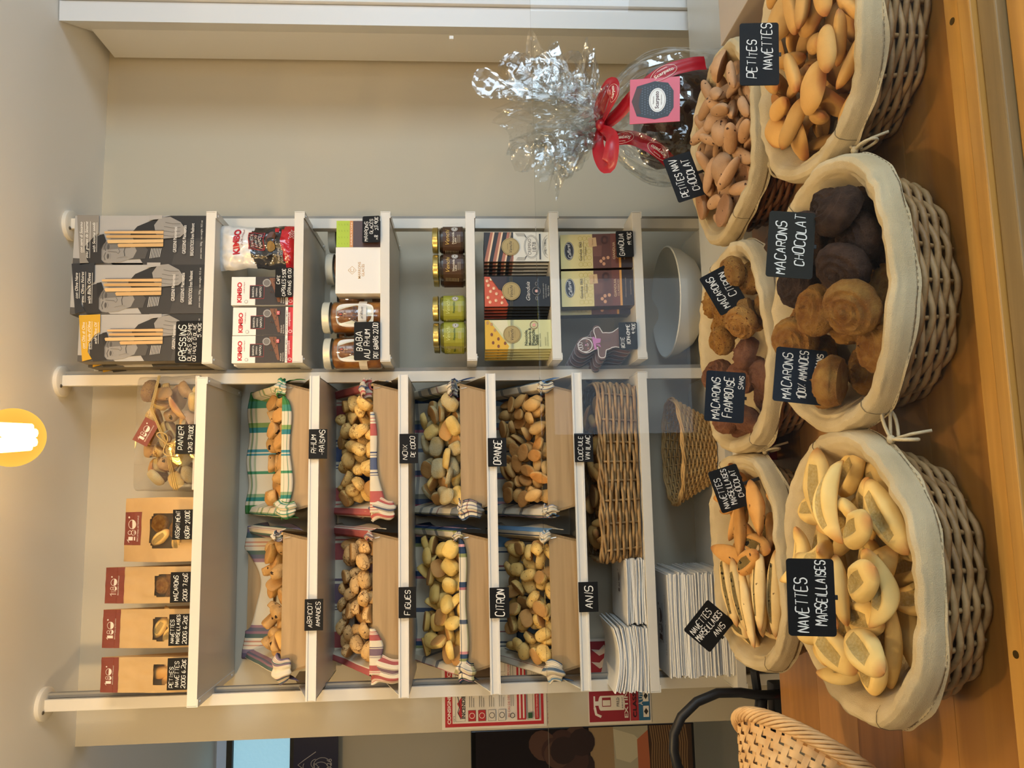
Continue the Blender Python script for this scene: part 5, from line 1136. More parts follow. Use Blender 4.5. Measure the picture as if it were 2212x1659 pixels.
def tin(label, k):
    gl_ = ginger_outline(.092); m = MB(); m.prism(gl_, 0, .010, 0, side=1)
    o = m.build('gingerbread_tin', [TIN, TINS]); tag(o, label, 'tin', 'gingerbread man tins leaning in a row')
    a = Art(); ic = 'ded8cf'; s_ = .092
    gi = [(x*.90, z*.90+.0005) for x, z in gl_]; a.line(gi+[gi[0]], .0016, ic) if k == 0 else a.line([(x*.985, z*.985) for x, z in gl_]+[(gl_[0][0]*.985, gl_[0][1]*.985)], .0008, 'a89c94')
    if k == 0:
        a.ell(0, .62*s_, .215*s_, .215*s_, 'ded8cf', 30); a.ell(0, .62*s_, .195*s_, .195*s_, TIN, 30)
        for q in range(3): a.ring((-.08+.08*q)*s_, .76*s_, .035*s_, .07*s_, .0010, ic, 14)
        for sx in (-1, 1): a.ring(sx*.075*s_, .62*s_, .03*s_, .02*s_, .001, '2a1a14', 10, 0, PI); a.ell(sx*.12*s_, .55*s_, .035*s_, .03*s_, '8f5a44', 12)
        a.ring(0, .56*s_, .04*s_, .03*s_, .001, ic, 12, PI, 2*PI); a.ell(0, .595*s_, .02*s_, .03*s_, 'c07a9a', 10)
        a.poly([(-.2*s_, .38*s_), (.2*s_, .38*s_), (.2*s_, .31*s_), (-.2*s_, .31*s_)], 'b0649a'); a.poly([(-.02*s_, .33*s_), (.16*s_, .33*s_), (.10*s_, .14*s_), (-.02*s_, .18*s_)], 'b0649a'); a.poly([(-.03*s_, .33*s_), (-.17*s_, .18*s_), (-.06*s_, .2*s_)], 'a05888')
        for q in range(3): a.ell(0, (.10-.10*q)*s_, .022*s_, .022*s_, '2e1c16', 10)
    a.build('icing_print', o); return o
tc_ = P(1300, 728, 1.97)
for k in range(7):
    o = tin(('front gingerbread man tin with white icing, pink scarf and face', 'gingerbread man tin directly behind the front one', 'third gingerbread man tin in the leaning row', 'fourth gingerbread man tin in the leaning row', 'fifth gingerbread man tin in the leaning row', 'sixth gingerbread man tin in the leaning row', 'last gingerbread man tin in the leaning row, against the back')[k], k)
    o.location = (tc_.x-.008-.007*k, 1.985+.022*k, S6+.0755+.0035*k); o.rotation_euler = (-.22, -.12-.02*k, .22)
c0 = P(1350, 726, 1.95); sign('black card lettered BOITE BONHOMME 9,90 in front of the gingerbread tins', .073, .048, [('BOiTE', -.24, .3, .4, .2), ('BONHOMME', .06, .0, .72, .2), ('9,90€', .26, -.3, .38, .2)], (c0.x, 1.947, S6+.0245), 0, -.08)

# white bowl
cx, w_, h_ = geom(521, 783, 1440, S7, 2.1)
m = MB(); R_ = .158
prof = [(0, .004), (R_*.42, .004), (R_*.44, 0), (R_*.55, .004), (R_*.80, .030), (R_*.95, .066), (R_, .094), (R_*1.01, .097), (R_*.985, .099), (R_*.96, .092), (R_*.91, .066), (R_*.76, .034), (R_*.5, .012), (0, .010)]
m.lathe(prof, 72); o = m.build('serving_bowl', mat('enamel_white', 'd8d9d2', .25), auto=True); o.location = (P(1480, 652, 2.10).x, 2.105, S7); tag(o, 'wide shallow white bowl alone on the lowest narrow shelf', 'bowl')

# ---------------------------------------------------------------- top shelf bags
KR = mat('kraft_paper', 'c2a06c', .65, bump=.12, bscale=60, mix='b89662', mscale=9)
KRW = clear('bag_window', 'fbf4e4', .8, .05, .05)
ST1 = ZL[1]+ST
def logo180(a, X, Z, w_, m_, cx=.5, cz=.5):
    """one-eighty-degree mark: bar, eight of rings, half-filled ring, dot and line of small capitals"""
    u = w_; x = X; z = Z
    a.rect(x-u*.40, z-u*.13, x-u*.28, z+u*.13, m_); a.line([(x-u*.47, z+u*.09), (x-u*.37, z+u*.17)], u*.02, m_)
    a.ring(x-u*.14, z+u*.09, u*.065, u*.065, u*.018, m_, 20); a.ring(x-u*.14, z-u*.055, u*.088, u*.085, u*.018, m_, 22); a.poly([(x-u*.14+u*.088*math.cos(t), z-u*.055+u*.085*math.sin(t)) for t in [PI+PI*i/12 for i in range(13)]], m_)
    a.ring(x+u*.14, z, u*.15, u*.14, u*.018, m_, 28); a.poly([(x+u*.14+u*.15*math.cos(t), z+u*.14*math.sin(t)) for t in [PI+PI*i/12 for i in range(13)]], m_); a.ell(x+u*.38, z+u*.12, u*.035, u*.035, m_, 14)
    a.text('BISCUITERIE ARTISANALE', x, z-u*.22, m_, w=u*.86)
BRICK = flat('7c3a2c', .6)
def kraft(label, y0, y1, vtop, logo, win, wide=False, Y=1.972, filling=None, frac=.16, depth=.055):
    cx, w_, h_ = geom(y0, y1, vtop, ST1, Y); r = thing('kraft_bag', label, 'paper bag', (cx, Y, ST1), group='kraft window bags'); hw = w_/2
    u0, u1, v0, v1 = win
    def side(v): return depth*(1-v)**.8*(.95+.1*math.sin(5*v))+.004
    m = MB(); n1, n2 = 24, 44
    def fr(u, v):
        x = (u-.5)*w_*(1+.02*math.sin(PI*v)); y = depth/2-side(v)/2+.0025*noise.noise((u*5+cx*9, v*6, 1)); 
        if v > .86: y += .001
        return Vector((x, y, h_*v))
    def bk(u, v): return Vector(((.5-u)*w_, depth/2+side(v)/2, h_*v))
    for fn, front in ((fr, 1), (bk, 0)):
        pts = [fn(i/n1, j/n2) for j in range(n2+1) for i in range(n1+1)]; fs = []
        for j in range(n2):
            for i in range(n1):
                u, v = (i+.5)/n1, (j+.5)/n2
                if front:
                    du = (u-(u0+u1)/2)/((u1-u0)/2); dv = (v-(v0+v1)/2)/((v1-v0)/2)
                    if abs(du)**4+abs(dv)**4 < 1: continue
                k = j*(n1+1)+i; fs.append((k, k+1, k+n1+2, k+n1+1))
        m.add(pts, fs)
    for s_ in (0, 1):
        g1 = MB(); N = 14
        for j in range(N+1):
            v = j/N; a_ = fr(s_, v); b_ = bk(1-s_, v); mid = (a_+b_)/2; mid.x += (-1 if s_ else 1)*side(v)*.22*v
            g1.v += [tuple(a_), tuple(mid), tuple(b_)]
        m.add(g1.v, [f for j in range(N) for f in ((j*3, j*3+1, j*3+4, j*3+3), (j*3+1, j*3+2, j*3+5, j*3+4))])
    m.add([(-hw, depth/2-side(0)/2, .001), (hw, depth/2-side(0)/2, .001), (hw, depth/2+side(0)/2, .001), (-hw, depth/2+side(0)/2, .001)], [(0, 1, 2, 3)])
    m.build('bag_body', KR, r, auto=True)
    m = MB(); m.grid(lambda u, v: fr(u0+(u1-u0)*u, v0+(v1-v0)*v)+Vector((0, .0012, 0)), 8, 8); m.build('window', KRW, r, smooth=True)
    lw0, lw1, lv = logo; Wl = w_*(lw1-lw0); 
    a = Art(y=0, wrap=lambda x, z, e: tuple(fr(x/w_+.5, z/h_)+Vector((0, -.0006-e, 0)))); n = 6
    a.rect(-w_/2+w_*lw0, h_*(1-lv), -w_/2+w_*lw1, h_*.999, BRICK); logo180(a, (lw0+lw1)/2*w_-w_/2, h_*(1-lv/2)+.002, Wl*.62 if not wide else Wl*.9, 'ddd4c4'); a.build('bag_label', r)
    # what shows through the window: biscuits inside
    rnd = random.Random(int(y0)); zc = h_*(v0+v1)/2
    for k in range(5 if wide else 3):
        me = rnd.choice(filling); b = bpy.data.objects.new(me.name, me); COL.objects.link(b)
        b.matrix_world = Matrix.Translation((cx-w_/2+w_*(u0+(u1-u0)*((k+.5)/(5 if wide else 3))), Y+.026, ST1+h_*(v0+(.2+.5*(k % 2))*(v1-v0)))) @ Matrix.Rotation(rnd.uniform(-.6, .6), 4, 'Y') @ Matrix.Rotation(rnd.uniform(.9, 1.4), 4, 'X') @ Matrix.Rotation(rnd.uniform(0, 3), 4, 'Z') @ Matrix.Scale(.62, 4)
        tag(b, 'biscuit seen through the window of the %s' % ('wide assortment bag' if wide else label.split(' with')[0].replace('slim kraft paper bag ', '')+' bag'), 'biscuit', 'biscuits inside the kraft bags')
    return r
SLIM = (.0, 1, .2)
kraft('leftmost slim kraft paper bag with a brick label above the PETITES NAVETTES card', 1422, 1498, 207, SLIM, (.2, .8, .24, .42), filling=PET)
kraft('middle slim kraft paper bag with a brick label above the NAVETTES MARSEILLAISES card', 1318, 1401, 211, SLIM, (.18, .8, .24, .44), filling=NAV[:3])
kraft('right slim kraft paper bag with a brick label above the MACARONS card', 1226, 1304, 217, (.0, 1, .22), (.16, .78, .2, .44), filling=MAL)
kraft('wide kraft paper bag with a brick label and large window, beside the wrapped biscuit basket', 1076, 1214, 255, (.26, .78, .24), (.2, .76, .18, .64), wide=True, filling=MAL+NAV[:3]+MCI, depth=.08)
def tcard(v0, v1, y0, y1, lines, label):
    a_ = P(v0, y1, 1.953); b_ = P(v0, y0, 1.953); h = .0475; 
    sign(label, b_.x-a_.x, h, lines, ((a_.x+b_.x)/2, 1.9525, ST1+h/2+.0004), 0, 0, rnd=.0006)
tcard(365, 405, 1422, 1491, [('PETiTES', -.1, .3, .66, .2), ('NAVETTES', .0, .02, .8, .2), ('200G 6,20€', .0, -.3, .9, .2)], 'small black card lettered PETITES NAVETTES 6,20 on the top shelf')
tcard(371, 411, 1327, 1395, [('NAVETTES', -.04, .32, .74, .18), ('MARSEiLLAiSES', .02, .04, .92, .18), ('200G 6,20€', .0, -.3, .9, .2)], 'small black card lettered NAVETTES MARSEILLAISES 6,20 on the top shelf')
tcard(375, 415, 1236, 1302, [('MACARONS', -.02, .22, .82, .24), ('200G 7,60€', .0, -.24, .92, .22)], 'small black card lettered MACARONS 7,60 on the top shelf')
tcard(380, 419, 1101, 1166, [('ASSORTiMENT', .0, .24, .92, .22), ('650GR 21,00€', .0, -.24, .92, .24)], 'small black card lettered ASSORTIMENT 21,00 on the top shelf')
tcard(387, 425, 917, 981, [('PANiER', .04, .24, .8, .28), ('1,2KG 39,00€', .0, -.26, .92, .24)], 'small black card lettered PANIER 39,00 on the top shelf')

# wrapped biscuit hamper
cx, w_, h_ = geom(808, 1063, 290, ST1, 1.968); HD = .13
r = thing('wrapped_hamper', 'clear wrapped basket of mixed biscuits tied with raffia and a brick tag', 'gift hamper', (cx, 1.968, ST1))
m = MB(); m.box((-w_/2+.004, .004, .001), (w_/2-.004, HD, .012), bev=.002); m.build('tray', flat('c9c2b4', .6), r)
def wr(u, v):
    a_ = u*2*PI; c, s_ = math.cos(a_), math.sin(a_); q = (abs(c)**8+abs(s_)**8)**(-1/8); k = 1-.03*v
    return Vector((w_/2*c*q*k+.003*noise.noise((u*20, v*5, 1)), HD/2+HD/2*s_*q*k+.003*noise.noise((u*20, v*5, 4)), .001+h_*v*(1+.02*math.sin(a_))))
m = MB(); m.grid(wr, 90, 16, close_u=True); m.grid(lambda u, v: Vector(wr(u, 1))*(1-v)+Vector((0, HD/2, h_*1.005))*v, 90, 8, close_u=True)
m.build('clear_wrap', clear('gift_film', 'f6f6f6', .8, .04, .05, bump=.3, bscale=14), r, smooth=True)
hp = heap([me for me in PET[:4]+PEC[:2]+MAL+MCI+FILL[(1, 0)][0]+FILL[(0, 0)][0]+FILL[(2, 0)][0]], lambda x, y: abs(x) < w_/2-.03 and abs(y) < HD/2-.03, lambda x, y: 0, lambda x, y: h_-.030, (-w_/2+.004, w_/2-.004), (-HD/2+.004, HD/2-.004), 110, 5, (0, 1.4), tries=20, squash=.85)
lay(hp, Matrix.Translation((cx, 1.968+HD/2, ST1+.022)), 'assorted_biscuit', 'assorted biscuit inside the wrapped hamper', 'biscuit', 'biscuits inside the hamper')
RAF = mat('raffia', 'c0a060', .6); m = MB(); kx, kz = -.028, .072
for k in range(3):
    d = .0025*k
    m.tube([(w_/2-.004, -.002, h_*.62+d), (.06, -.005, h_*.72+d), (kx, -.008, kz+d), (-.05, -.006, h_*.44+d), (-w_/2+.004, -.002, h_*.28+d*2)], .0011, 5)
    m.tube([(kx, -.008, kz+d), (kx-.004+d, -.008, h_*.3), (kx-.004+2*d, -.004, .004)], .0011, 5)
for sx, ln_ in ((1, .03), (-1, .036)):
    m.tube([(kx+sx*ln_*math.sin(PI*t)*(.9), -.010-.006*math.sin(PI*t), kz+sx*.014*math.sin(PI*t)-ln_*.8*math.sin(2*PI*t)*.5*sx) for t in [i/16 for i in range(17)]], .0015, 5)
m.build('raffia_bow', RAF, r, smooth=True)
m = MB(); T_ = Matrix.Translation((.002, -.006, h_*.80)) @ Matrix.Rotation(math.radians(28), 4, 'Y'); m.box((-.032, 0, -.020), (.032, .0006, .020), M=T_); tg = m.build('gift_tag', BRICK, r)
a = Art(y=-.0005, wrap=lambda x, z, e: tuple(T_ @ Vector((x, -.0004-e, z)))); logo180(a, 0, .002, .052, 'ddd4c4'); a.build('tag_print', tg)
# ---------------------------------------------------------------- left rack, lower shelves
zz = ZL[6]+ST
xa, xb = P(1340, 1216, 1.96).x, P(1340, 824, 1.96).x; wcx, ww = (xa+xb)/2, xb-xa
r = thing('wicker_tray', 'long rectangular wicker tray of biscuits under the CUCCIULE card', 'basket', (wcx, 1.958+.115, zz))
m = MB(); pf = ell_path(ww/2, .115, ww/2-.008, .105, 9); weave(m, pf, .004, .096, 11, 30, .0042, .0060, jit=.003); m.build('woven_wall', WICK, r, smooth=True)
m = MB()
for k in range(3): m.tube([Vector(pf(2*PI*i/90, 1)[0])+Vector((0, 0, .1+.004*k+.003*math.sin(i*1.3+k*2.1)))+pf(2*PI*i/90, 1)[1]*(.003*math.cos(i*1.3+k*2.1)) for i in range(90)], .0038, 6, closed=True)
m.build('braided_rim', WICK, r, smooth=True)
m = MB(); m.box((-ww/2+.01, -.1, .002), (ww/2-.01, .1, .007)); m.build('woven_base', WICK, r)
hp = heap(PET, lambda x, y: abs(x) < ww/2-.05 and abs(y) < .06, lambda x, y: 0, lambda x, y: .095, (-ww/2+.01, ww/2-.01), (-.1, .1), 70, 31, (0, 1.3), squash=.85)
lay(hp, Matrix.Translation((wcx, 2.073, zz+.02)), 'oval_biscuit', 'oval biscuit inside the long wicker tray', 'biscuit', 'biscuits in the wicker tray')
# paper bag stacks
PAP = [mat('bag_paper_%d' % k, c_, .8, bump=.05, bscale=40) for k, c_ in enumerate(('e4e0d8', 'd9d6d0', 'eae7df'))]
def stack(label, y0, y1, n, z, Y, depth, th, seed, group, logo=None, lean=0, sag=0):
    """pile of flat white bags; every bag its own sheet"""
    rnd = random.Random(seed); xa, xb = P(1450, y1, Y).x, P(1450, y0, Y).x; w_ = xb-xa; zc = z
    for k in range(n):
        t = th*rnd.uniform(.7, 1.3); m = MB(); ox, oy = rnd.uniform(-.004, .004)+lean*k, rnd.uniform(-.003, .005); ph = rnd.uniform(0, 6); fold = rnd.uniform(.2, 1)
        def top(u, v): return Vector(((u-.5)*w_, v*depth, t*.82+.0010*math.sin(u*5+ph)+sag*k*(u-.5)**2))
        def bot(u, v): return Vector(((u-.5)*w_, v*depth, .0+.0008*math.sin(u*5+ph)+sag*k*(u-.5)**2))
        m.grid(top, 8, 3); m.grid(lambda u, v: bot(1-u, v), 8, 3)
        m.grid(lambda u, v: bot(u, 0)*(1-v)+top(u, 0)*v+Vector((0, -.0012*math.sin(PI*v), 0)), 8, 2)
        m.grid(lambda u, v: bot(0, 1-u)*(1-v)+top(0, 1-u)*v, 3, 1); m.grid(lambda u, v: bot(1, u)*(1-v)+top(1, u)*v, 3, 1)
        o = m.build('paper_bag', PAP[rnd.randrange(3)], auto=True); o.location = ((xa+xb)/2+ox, Y+oy, zc); zc += t*.86
        top_ = k == n-1
        tag(o, (label[0] if not top_ else label[1]), 'paper bag', group)
        if top_ and logo:
            a = Art(wrap=lambda x, z_, e: (x, z_, t*.84+sag*k*(x/w_)**2+.0022+e)); logo(a, w_, depth); a.build('bag_print', o)
    return zc
def lg(a, w_, depth):
    logo180(a, -.0, .075, .115, '5d4440'); a.text('35 RUE ENDOUME 13007 MARSEILLE', 0, .022, '3a3230', w=.15)
stack(('white paper bag in the small pile beside the wicker tray', 'top white paper bag of the small pile beside the wicker tray'), 1206, 1345, 17, zz+.001, 1.962, .2, .0034, 41, 'bags in the small pile', lambda a, w_, d: logo180(a, .02, .09, .07, '5d4440'))
stack(('white paper bag in the pile at the left post, under the ANIS crate', 'top white paper bag of the pile at the left post'), 1352, 1492, 22, zz+.001, 1.955, .2, .0038, 42, 'bags in the pile by the left post', sag=.0025)
zz2 = ZL[7]+ST
stack(('white paper bag in the tall lowest pile', 'top white paper bag of the tall lowest pile, printed with a small logo'), 1240, 1464, 40, zz2+.001, 1.958, .22, .0048, 43, 'bags in the tall lowest pile', lg)
# oval bread basket
bx = P(1480, 975, 2.06).x
r = thing('bread_basket', 'empty oval woven bread basket on the lowest wide shelf', 'basket', (bx, 2.065, zz2))
m = MB(); pf = ell_path(.142, .10, .085, .058, 2.2); weave(m, pf, .002, .103, 17, 34, .0030, .0036, jit=.001); m.grid(lambda u, v: pf(u*2*PI, 0)[0]*v+Vector((0, 0, .003)), 40, 3, close_u=True); m.build('woven_wall', WICKP, r, smooth=True)
m = MB()
for k in range(5): m.tube([Vector(pf(2*PI*i/80, 1)[0])+Vector((0, 0, .102+.0028*(k % 3)+.002*math.sin(i*.9+k*1.3)))+pf(2*PI*i/80, 1)[1]*(.0035*(k//3)+.002*math.cos(i*.9+k*1.3)) for i in range(80)], .0026, 6, closed=True)
m.build('wrapped_rim', WICKP, r, smooth=True)
# ---------------------------------------------------------------- white side counter, wrapped cake, cupboard, carton
m = MB(); m.box((.47, 1.62, ZC-.03), (1.36, 1.925, ZC-.002), bev=.003)
o = m.build('side_counter', mat('side_counter_white', 'c9cbc8', .35)); m = MB(); m.box((.49, 1.64, 0), (1.34, 1.91, ZC-.03)); b_ = m.build('base_cabinet', mat('side_counter_white', 'c9cbc8', .35), o)
tag(o, 'white side counter behind the baskets carrying the wrapped chocolate cake', 'counter')
CEL = clear('cellophane', 'f8f9f9', 1.0, .08, .09, bump=.9, bscale=30); CEL2 = clear('cellophane_fan', 'f8f9f9', 1.0, .12, .10, bump=.9, bscale=40)
kp = P(1312, 235, 1.72); KX, KZ = kp.x, kp.z; CY = 1.76; HB = KZ-ZC
r = thing('wrapped_cake', 'dark chocolate cake in clear cellophane tied with a red printed ribbon', 'cake', (KX, CY, ZC-.001))
m = MB(); m.lathe([(0, .004), (.105, .004), (.112, .02), (.115, .10), (.122, .115), (.125, .135), (.11, .165), (.075, .185), (.03, .193), (0, .195)], 48)
m.build('chocolate_cake', mat('dark_chocolate_icing', '221512', .35, bump=.8, bscale=70, mix='33201a', mscale=40), r, smooth=True)
m = MB(); m.lathe([(0, 0), (.12, 0), (.125, .004), (0, .0045)], 48); m.build('gold_board', mat('gold_board', 'b89a50', .3, .7), r)
def skin(u, v):
    a_ = 2*PI*u; z = HB*v
    rr = .158 if v < .30 else .158*(1-((v-.30)/.70)**2.2)**.62+.012*((v-.30)/.70)
    pl = (.02+.20*v**3); rr *= 1+pl*math.sin(17*a_+3*math.sin(2*a_))*.5+.06*noise.noise((math.cos(a_)*2.2, math.sin(a_)*2.2, v*3))+.05*v*noise.noise((math.cos(a_)*8, math.sin(a_)*8, v*6))
    return Vector((rr*math.cos(a_)*1.02, rr*math.sin(a_)*.92, z))
m = MB(); m.grid(skin, 170, 46, close_u=True); m.build('cellophane_wrap', CEL, r, smooth=False)
def fan(sd, L_, sp):
    def fn(u, v):
        a_ = 2*PI*u; rr = .010+sp*1.45*(v**.6)*(.55+.45*math.sin(a_*1.0+sd)**2); rr *= 1+.30*math.sin(13*a_+sd+2*math.sin(3*a_))*min(1, v*2)
        rr *= 1+.35*noise.noise((math.cos(a_)*3+sd, math.sin(a_)*3, v*4)); ln_ = L_*(.62+.30*math.cos(a_-.4-sd*.3)+.16*math.sin(5*a_+sd)+.10*math.sin(11*a_))
        cr = .012*noise.noise((u*40, v*14, sd+9))*min(1, v*3); rr += cr; x = rr*math.cos(a_)+.02*v*math.sin(sd)+.010*v*noise.noise((u*30, v*6, sd)); y = rr*math.sin(a_)*.7; z = HB+ln_*v+.012*noise.noise((u*24, v*9, sd+4))*v
        return Vector((x, y, z))
    return fn
m = MB(); m.grid(fan(0, .29, .105), 170, 34, close_u=True); m.grid(fan(2.1, .245, .09), 140, 30, close_u=True); m.grid(fan(4.4, .20, .06), 110, 24, close_u=True); m.grid(fan(5.6, .14, .10), 110, 18, close_u=True); m.build('cellophane_fan', CEL2, r, smooth=False)
SAT = mat('red_satin', 'a80f20', .32, spec=.6, bump=.04, bscale=30); GOLDP = flat('d8b9a0', .4)
def ribbon(pts, wdt, nrm, nm='ribbon', logos=(), flip=False):
    pts = [Vector(p) for p in pts]; n = 40; L_ = len(pts)-1
    def cen(t):
        k = min(t*L_, L_-1e-6); i = int(k); f_ = k-i; p0, p1, p2, p3 = pts[max(0, i-1)], pts[i], pts[i+1], pts[min(L_, i+2)]
        return .5*((2*p1)+(p2-p0)*f_+(2*p0-5*p1+4*p2-p3)*f_*f_+(3*p1-p0-3*p2+p3)*f_**3)
    def wid(t):
        w_ = wdt(t) if callable(wdt) else wdt; d = (cen(min(1, t+.01))-cen(max(0, t-.01))).normalized(); nn = Vector(nrm(t) if callable(nrm) else nrm); s_ = d.cross(nn)
        return s_.normalized()*w_/2, nn
    def fn(u, v): s_, nn = wid(v); return cen(v)+s_*(2*u-1)+nn*.0012*math.sin(u*9+v*5)
    m = MB(); m.grid(fn, 8, n); rb = m.build(nm, SAT, r, smooth=True)
    if logos:
        for k, t0 in enumerate(logos):
            ln_ = sum((cen((i+1)/60)-cen(i/60)).length for i in range(60)); w_ = wdt if not callable(wdt) else wdt(t0)
            def wrapf(x, z, e):       # x along the ribbon, z across
                t = t0+x/ln_*(1 if not flip else -1); s_, nn = wid(t); return tuple(cen(min(1, max(0, t)))+s_.normalized()*z*(-1 if flip else 1)*-1+nn*(.0018+e))
            a = Art(wrap=wrapf); a.ring(0, 0, w_*.80, w_*.43, w_*.03, 'ddc4b0', 34); a.text('Scarpato', 0, -w_*.03, 'ecdccb', w=w_*1.2, shear=.1, bold=.02); a.text('Pasticceria', 0, w_*.26, 'ecdccb', w=w_*.55); a.build('ribbon_print', rb)
fy = lambda z: -.165-.004
W_R = .034
def onskin(px, py, off=.006):
    p = P(px, py, CY-.13); return Vector((p.x-KX, p.y-CY, p.z-(ZC-.001)))+Vector((0, -off, 0))
kn = onskin(1312, 232); kn.y = -.03
def surf(px, py):
    p = onskin(px, py); v = max(0, min(1, p.z/HB)); rr = .158 if v < .30 else .158*(1-((v-.30)/.70)**2.2)**.62+.012*((v-.30)/.70)
    y = -.92*math.sqrt(max(.0003, rr*rr-min(rr*.97, abs(p.x))**2))-.014; return Vector((p.x, y, p.z))
nr = lambda t: (0, -.82-.1*t, .5-.4*t)
ribbon([kn, surf(1345, 220), surf(1378, 196), surf(1430, 165), surf(1485, 150), surf(1518, 146)], W_R, nr, logos=(.60,))
ribbon([kn, surf(1345, 255), surf(1380, 275), surf(1430, 305), surf(1475, 330), surf(1512, 352)], W_R, nr, logos=(.30, .62), flip=True)
def loop(px, py, sg):
    e = onskin(px, py); e.y = -.09; mid = (kn+e)/2; q = e-kn; pr = Vector((q.z, 0, -q.x)).normalized()*.009*sg
    return [kn, mid*1+pr*1.2+Vector((0, -.05, 0)), e+Vector((0, -.01, 0)), mid-pr*1.0+Vector((0, .015, 0)), kn]
ribbon(loop(1322, 165, 1), lambda t: .012+.022*math.sin(PI*t), lambda t: Vector((math.cos(PI*t*.6)*.2, -.7, .6-.5*t)).normalized(), 'bow_loop', logos=(.3,))
ribbon(loop(1318, 345, -1), lambda t: .014+.024*math.sin(PI*t), lambda t: Vector((-.2, -.75, .5-.3*t)).normalized(), 'bow_loop')
m = MB(); m.lathe([(0, -.014), (.010, -.010), (.013, 0), (.010, .010), (0, .014)], 16, M=Matrix.Translation(kn+Vector((0, -.012, 0))) @ Matrix.Rotation(1.2, 4, 'Y')); m.build('knot', SAT, r, smooth=True)
# card on the cake
c0 = surf(1412, 222); cw, chh = .108, .112
cd = MB(); cd.box((-cw/2, -.0015, -chh/2), (cw/2, 0, chh/2)); co = cd.build('card', flat('c8354a', .35), r); co.location = c0+Vector((0, -.002, 0)); co.rotation_euler = (-.25, .05, 0)
a = Art(y=-.0018); a.poly([(-.040, -.030), (-.046, .0), (-.036, .040), (0, .052), (.036, .040), (.046, .0), (.040, -.030), (.02, -.042), (-.02, -.042)], '2a3038')
a.hold = True
for i in range(13):
    for j in range(11):
        x, z = -.036+.006*i+.003*(j % 2), -.034+.0062*j
        if abs(x) < .038-.0006*abs(j-5)*2 and z < .03: a.ell(x, z, .0014, .0014, '566070', 8)
a.hold = False; a.lay += 1; a.poly([(-.03, .030), (-.012, .036), (.01, .034), (.03, .028), (.032, .040), (0, .052), (-.032, .040)], '4a2a22')
a.ell(0, -.006, .029, .019, 'eef0ee', 30); a.ring(0, -.006, .026, .0165, .0006, '6a3a30', 30); a.text('Scarpato', 0, -.006, '4a1c22', w=.042, shear=.1, bold=.02); a.text('Pasticceria', 0, .003, '4a1c22', w=.018); a.text('SWEET ADDICTION', 0, -.015, '4a1c22', w=.024); a.build('card_print', co)

# tall cupboard on the right
CUP = mat('cupboard_white', 'dcdcda', .4)
r = thing('tall_cupboard', 'tall white cupboard standing against the right end of the wall', 'cupboard', (1.245, 1.963, 0))
dv = Vector((.13, .288, 0)); L_ = dv.length; ang = math.atan2(dv.y, dv.x)
M_ = Matrix.Rotation(ang, 4, 'Z')
m = MB(); m.add([(0, 0, 0), (.055, -.004, 0), (.18, .28, 0), (.128, .285, 0), (0, 0, CEIL-.003), (.055, -.004, CEIL-.003), (.18, .28, CEIL-.003), (.128, .285, CEIL-.003)], [(0, 3, 2, 1), (4, 5, 6, 7), (0, 1, 5, 4), (1, 2, 6, 5), (2, 3, 7, 6), (3, 0, 4, 7)])
m.build('side_panel', CUP, r)
m = MB(); m.box((.060, .03, .0), (1.2, .28, CEIL-.02)); m.build('carcass', CUP, r)
m = MB(); m.box((.058, -.016, .06), (1.3, .004, CEIL-.013), bev=.0015); d_ = m.build('door', CUP, r)
m = MB(); p_ = P(975, 75, 1.95); m.box((p_.x-1.245-.008, -.006, p_.z-.006), (p_.x-1.245+.002, .004, p_.z+.006), bev=.001); m.build('door_buffer', WHITE, r)
# carton of paper behind the front right basket
cb = mat('card_grey', 'b7aca0', .7); p_ = P(1585, 52, 1.42)
m = MB(); m.box((p_.x, 1.22, ZC), (p_.x+.34, 1.50, p_.z), bev=.002); o = m.build('cardboard_box', cb); tag(o, 'plain grey brown cardboard box at the right end of the counter', 'box')
m = MB(); m.box((p_.x-.001, 1.30, p_.z-.002), (p_.x+.341, 1.303, p_.z+.0008)); m.build('lid_seam', flat('4a423a'), o)
# printed box glimpsed between the baskets
p_ = P(1680, 962, 1.535); m = MB(); m.box((-.030, 0, -.03), (.030, .03, .05)); o = m.build("printed_box", flat("e6e2dc")); o.location = (p_.x, 1.50, ZC+.0302); tag(o, "red, white and black printed box glimpsed behind the back baskets", "box"); a = Art(); a.rect(-.03, .018, .03, .034, "c02a30"); a.rect(-.03, -.03, .03, -.014, "c02a30"); a.text("n", 0, .002, "1c1c1c", h=.018, bold=.04); a.build("box_print", o)
# ---------------------------------------------------------------- notices on the wall
p0 = P(955, 1577, YW-.002); p1 = P(1182, 1577, YW-.002); hh = p0.z-p1.z; ww = hh*.707
o = None; m = MB(); m.box((0, -.001, -hh), (ww, 0, 0)); o = m.build('safety_notice', flat('e4dccc')); o.location = (p0.x, YW-.0015, p0.z); tag(o, 'white and red CONSIGNES safety notice on the wall left of the shelving', 'notice')
a = Art(y=-.0015); R_ = 'b8252c'; a.rect(ww*.03, -hh*.97, ww*.97, -hh*.03, R_); a.rect(ww*.075, -hh*.945, ww*.925, -hh*.10, 'e6dece'); a.text('CONSIGNES DE SÉCURITÉ', ww*.5, -hh*.065, 'efe6d8', w=ww*.86, h=hh*.04, bold=.03)
def bx_(x0, z0, x1, z1, c_='3a342e', t=.0008): a.line([(ww*x0, -hh*z0), (ww*x1, -hh*z0), (ww*x1, -hh*z1), (ww*x0, -hh*z1), (ww*x0, -hh*z0)], t, c_)
a.text('VISITE :', ww*.14, -hh*.115, '3a342e', w=ww*.1); bx_(.10, .13, .47, .22); bx_(.53, .13, .90, .22)
